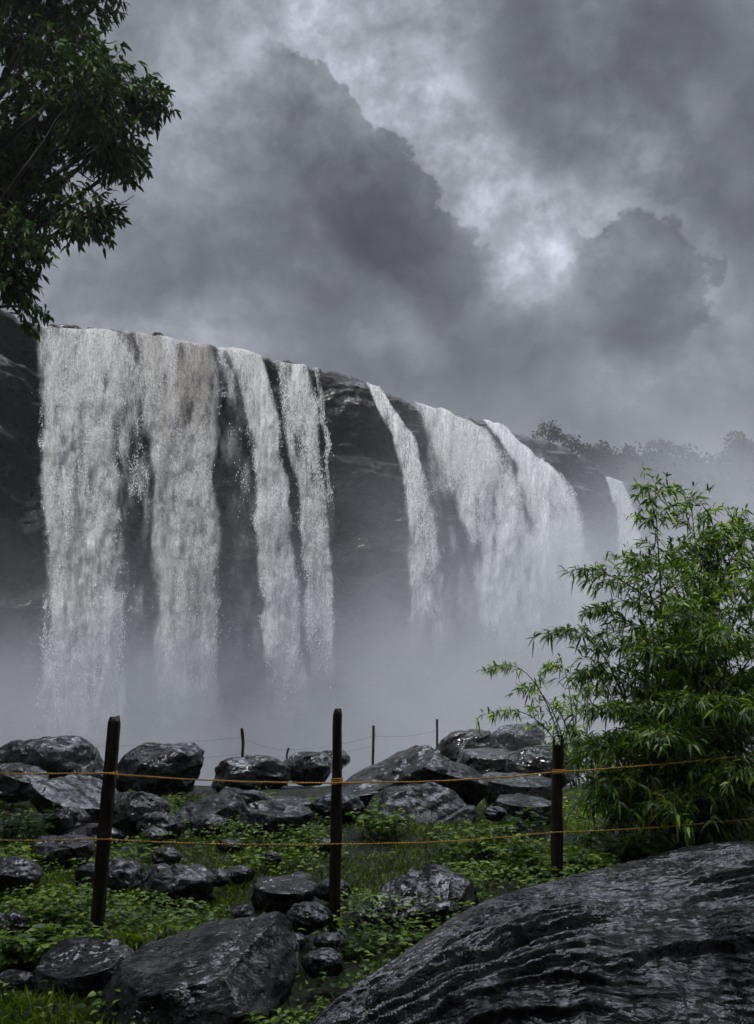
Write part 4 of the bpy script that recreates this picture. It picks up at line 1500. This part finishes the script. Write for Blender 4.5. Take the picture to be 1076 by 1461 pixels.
# ------------------------------------------------------------------ sky and light
w = bpy.data.worlds.new('World')
S.world = w
w.use_nodes = True
t = NT(w.node_tree)
SUN_EL, SUN_AZ = R(56), R(214)                   # behind the viewer, veiled by cloud
sky = t.n('ShaderNodeTexSky', sky_type='NISHITA', sun_disc=False, sun_elevation=SUN_EL, sun_rotation=SUN_AZ)
d = t.n('ShaderNodeTexCoord').outputs['Generated']
wa = t.vmath('SUBTRACT', t.noise(d, 3.0, 6, .58, 0, 1), (.5, .5, .5))
wb = t.vmath('SUBTRACT', t.noise(d, 12.0, 6, .6, 0, 1), (.5, .5, .5))
wc = t.vmath('SUBTRACT', t.noise(d, 40.0, 4, .6, 0, 1), (.5, .5, .5))
ds = t.vmath('ADD', d, t.vmath('SCALE', wa, scale=.16))
de_ = t.vmath('ADD', d, t.vmath('ADD', t.vmath('SCALE', wb, scale=.12), t.vmath('SCALE', wc, scale=.035)))


def dirp(px, py):
    v = np.array(ray(px, py), float)
    return tuple(v / np.linalg.norm(v))


def blob(vec, px, py, sx):
    """Soft round mass of angular size sx pixels around a direction of the sky."""
    dist = t.vmath('DISTANCE', vec, dirp(px, py), out=1)
    q = t.math('DIVIDE', dist, sx / F)
    return t.math('EXPONENT', t.math('MULTIPLY', t.math('MULTIPLY', q, q), -1))


def total(vec, lst):
    o = None
    for px, py, s_, a in lst:
        b = t.math('MULTIPLY', blob(vec, px, py, s_), a)
        o = b if o is None else t.math('ADD', o, b)
    return o


def billow(scale):
    v = t.n('ShaderNodeTexVoronoi', feature='SMOOTH_F1')
    t.put(v.inputs['Vector'], t.vmath('ADD', d, t.vmath('SCALE', wb, scale=.06)))
    v.inputs['Scale'].default_value = scale
    v.inputs['Smoothness'].default_value = .35
    return t.math('SUBTRACT', .5, v.outputs['Distance'])


puff = t.math('ADD', t.math('MULTIPLY', billow(14), .75), t.math('MULTIPLY', billow(33), .5))
fine = t.math('SUBTRACT', t.noise(d, 22.0, 8, .62), .5)
edge_ = t.math('ADD', puff, t.math('MULTIPLY', fine, 1.1))
# openings where the upper cloud glows, and the broken layer in front of it
glow = total(ds, [(655, 225, 70, .9), (640, 150, 60, .45), (720, 290, 70, .8), (785, 345, 75, .95), (740, 385, 45, .7), (925, 225, 60, .9), (965, 345, 45, .6), (840, 300, 50, .4), (470, 90, 80, .75), (560, 130, 80, .5), (600, 60, 90, .35),
                  (860, 60, 60, .3), (430, 30, 90, .3), (310, 170, 90, .5), (520, 250, 50, .5), (980, 400, 40, .4), (900, 500, 120, .30), (250, 60, 140, .22), (330, 480, 90, .4), (520, 470, 50, .35), (610, 560, 70, .25), (150, 430, 120, .25), (1010, 520, 120, .2)])
streak = t.noise(t.vmath('MULTIPLY', ds, (1, 1, 2.2)), 4.0, 8, .6)
base = t.math('ADD', .225, t.math('MULTIPLY', glow, t.maprange(t.math('ADD', fine, t.math('MULTIPLY', t.noise(d, 7, 7, .6), 1.0)), .25, .75, .10, .34)))
base = t.math('MULTIPLY', base, t.maprange(streak, .3, .7, .76, 1.26))


def shade(v, mass, lo, hi, amount, k=1.0, where=None):
    f = t.maprange(t.math('ADD', mass, t.math('MULTIPLY', edge_, k)), lo, hi)
    if where:
        f = t.math('MULTIPLY', f, t.maprange(total(ds, where), .12, .75))
    return t.math('MULTIPLY', v, t.math('SUBTRACT', 1, t.math('MULTIPLY', f, amount)))


massC = total(ds, [(1010, 110, 150, .9), (860, 150, 90, .6), (770, 60, 130, .7), (1060, 290, 120, .9), (1000, 250, 60, .3), (780, 200, 60, .4)])
massD = total(ds, [(570, 430, 110, .6), (620, 480, 150, .7), (800, 560, 150, .4), (380, 400, 130, .4), (180, 330, 130, .35), (1000, 640, 200, .25), (430, 280, 160, .5)])
massA = total(de_, [(385, 115, 42, .9), (435, 110, 34, .8), (475, 130, 26, .7), (405, 170, 60, .8), (468, 190, 42, .8), (505, 225, 40, .8), (545, 262, 40, .9), (580, 300, 40, .9), (630, 335, 40, .9),
                    (665, 350, 26, .7), (560, 350, 90, .8), (470, 290, 80, .8), (640, 400, 70, .8), (700, 400, 36, .6), (540, 420, 90, .6), (380, 250, 80, .8), (330, 340, 120, .9), (450, 400, 120, .9), (600, 480, 120, .9)])
massB = total(de_, [(885, 370, 46, .9), (930, 370, 50, .9), (975, 395, 34, .8), (860, 345, 26, .7), (900, 430, 80, .9), (850, 450, 60, .6), (960, 460, 60, .6), (900, 520, 90, .8)])
base = shade(base, massC, .35, 1.1, .36, .8)
base = shade(base, massD, .20, 1.0, .30, .5)
base = shade(base, massB, .62, .98, .47, 1.2, [(915, 380, 105, 1.1)])
base = shade(base, massA, .60, 1.0, .48, 1.25, [(440, 140, 70, .9), (530, 250, 80, .9), (600, 330, 80, .9), (660, 370, 60, .8)])
inner = t.noise(t.vmath('ADD', d, t.vmath('SCALE', wb, scale=.05)), 10, 7, .62)
base = t.math('MULTIPLY', base, t.maprange(inner, .32, .68, .80, 1.22))
base = t.math('MULTIPLY', base, t.maprange(t.math('ADD', fine, t.math('MULTIPLY', puff, .8)), -.35, .45, .84, 1.16))
# unseen overhead sky ahead boosted to put glints on rocks; sky behind dimmed
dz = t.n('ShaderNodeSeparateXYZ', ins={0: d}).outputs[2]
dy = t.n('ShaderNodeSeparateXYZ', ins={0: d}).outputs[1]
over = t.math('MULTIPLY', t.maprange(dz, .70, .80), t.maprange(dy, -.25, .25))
glint_mask = t.maprange(t.noise(d, 3.2, 6, .6, .4), .45, .62, .12, 1.0)       # patchy mask breaking up the added overhead brightness
base = t.math('MULTIPLY', base, t.math('ADD', 1.0, t.math('MULTIPLY', t.math('MULTIPLY', over, glint_mask), 42.0)))
base = t.math('MULTIPLY', base, t.maprange(dy, -.5, .1, .55, 1.0))
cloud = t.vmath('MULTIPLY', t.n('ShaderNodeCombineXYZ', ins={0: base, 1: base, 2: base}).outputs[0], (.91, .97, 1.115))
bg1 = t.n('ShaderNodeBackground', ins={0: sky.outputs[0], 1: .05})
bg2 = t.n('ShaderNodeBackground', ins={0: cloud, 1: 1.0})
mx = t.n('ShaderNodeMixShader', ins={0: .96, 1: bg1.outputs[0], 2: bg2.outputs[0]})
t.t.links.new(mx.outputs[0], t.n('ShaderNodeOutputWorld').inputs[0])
w.cycles.sampling_method = 'MANUAL'
w.cycles.sample_map_resolution = 512

sl = bpy.data.lights.new('sun', 'SUN')
sl.energy = 5.0
sl.angle = R(14)
sl.color = (1, .98, .95)
so = bpy.data.objects.new('sun', sl)
C.objects.link(so)
sd = Vector((math.sin(SUN_AZ) * math.cos(SUN_EL), math.cos(SUN_AZ) * math.cos(SUN_EL), math.sin(SUN_EL)))
so.rotation_euler = sd.to_track_quat('Z', 'Y').to_euler()
so.location = sd * 100

# ------------------------------------------------------------------ render
S.render.engine = 'CYCLES'
S.view_settings.view_transform = 'Standard'
S.view_settings.look = 'None'
S.view_settings.exposure = 0.0
S.view_settings.gamma = 1
cy = S.cycles
cy.max_bounces = 5
cy.diffuse_bounces = 2
cy.glossy_bounces = 2
cy.transmission_bounces = 4
cy.transparent_max_bounces = 12
cy.use_adaptive_sampling = True
cy.adaptive_threshold = .025
cy.volume_bounces = 1
cy.volume_step_rate = 1.3
cy.volume_max_steps = 96
cy.use_denoising = True
cy.caustics_reflective = False
cy.caustics_refractive = False
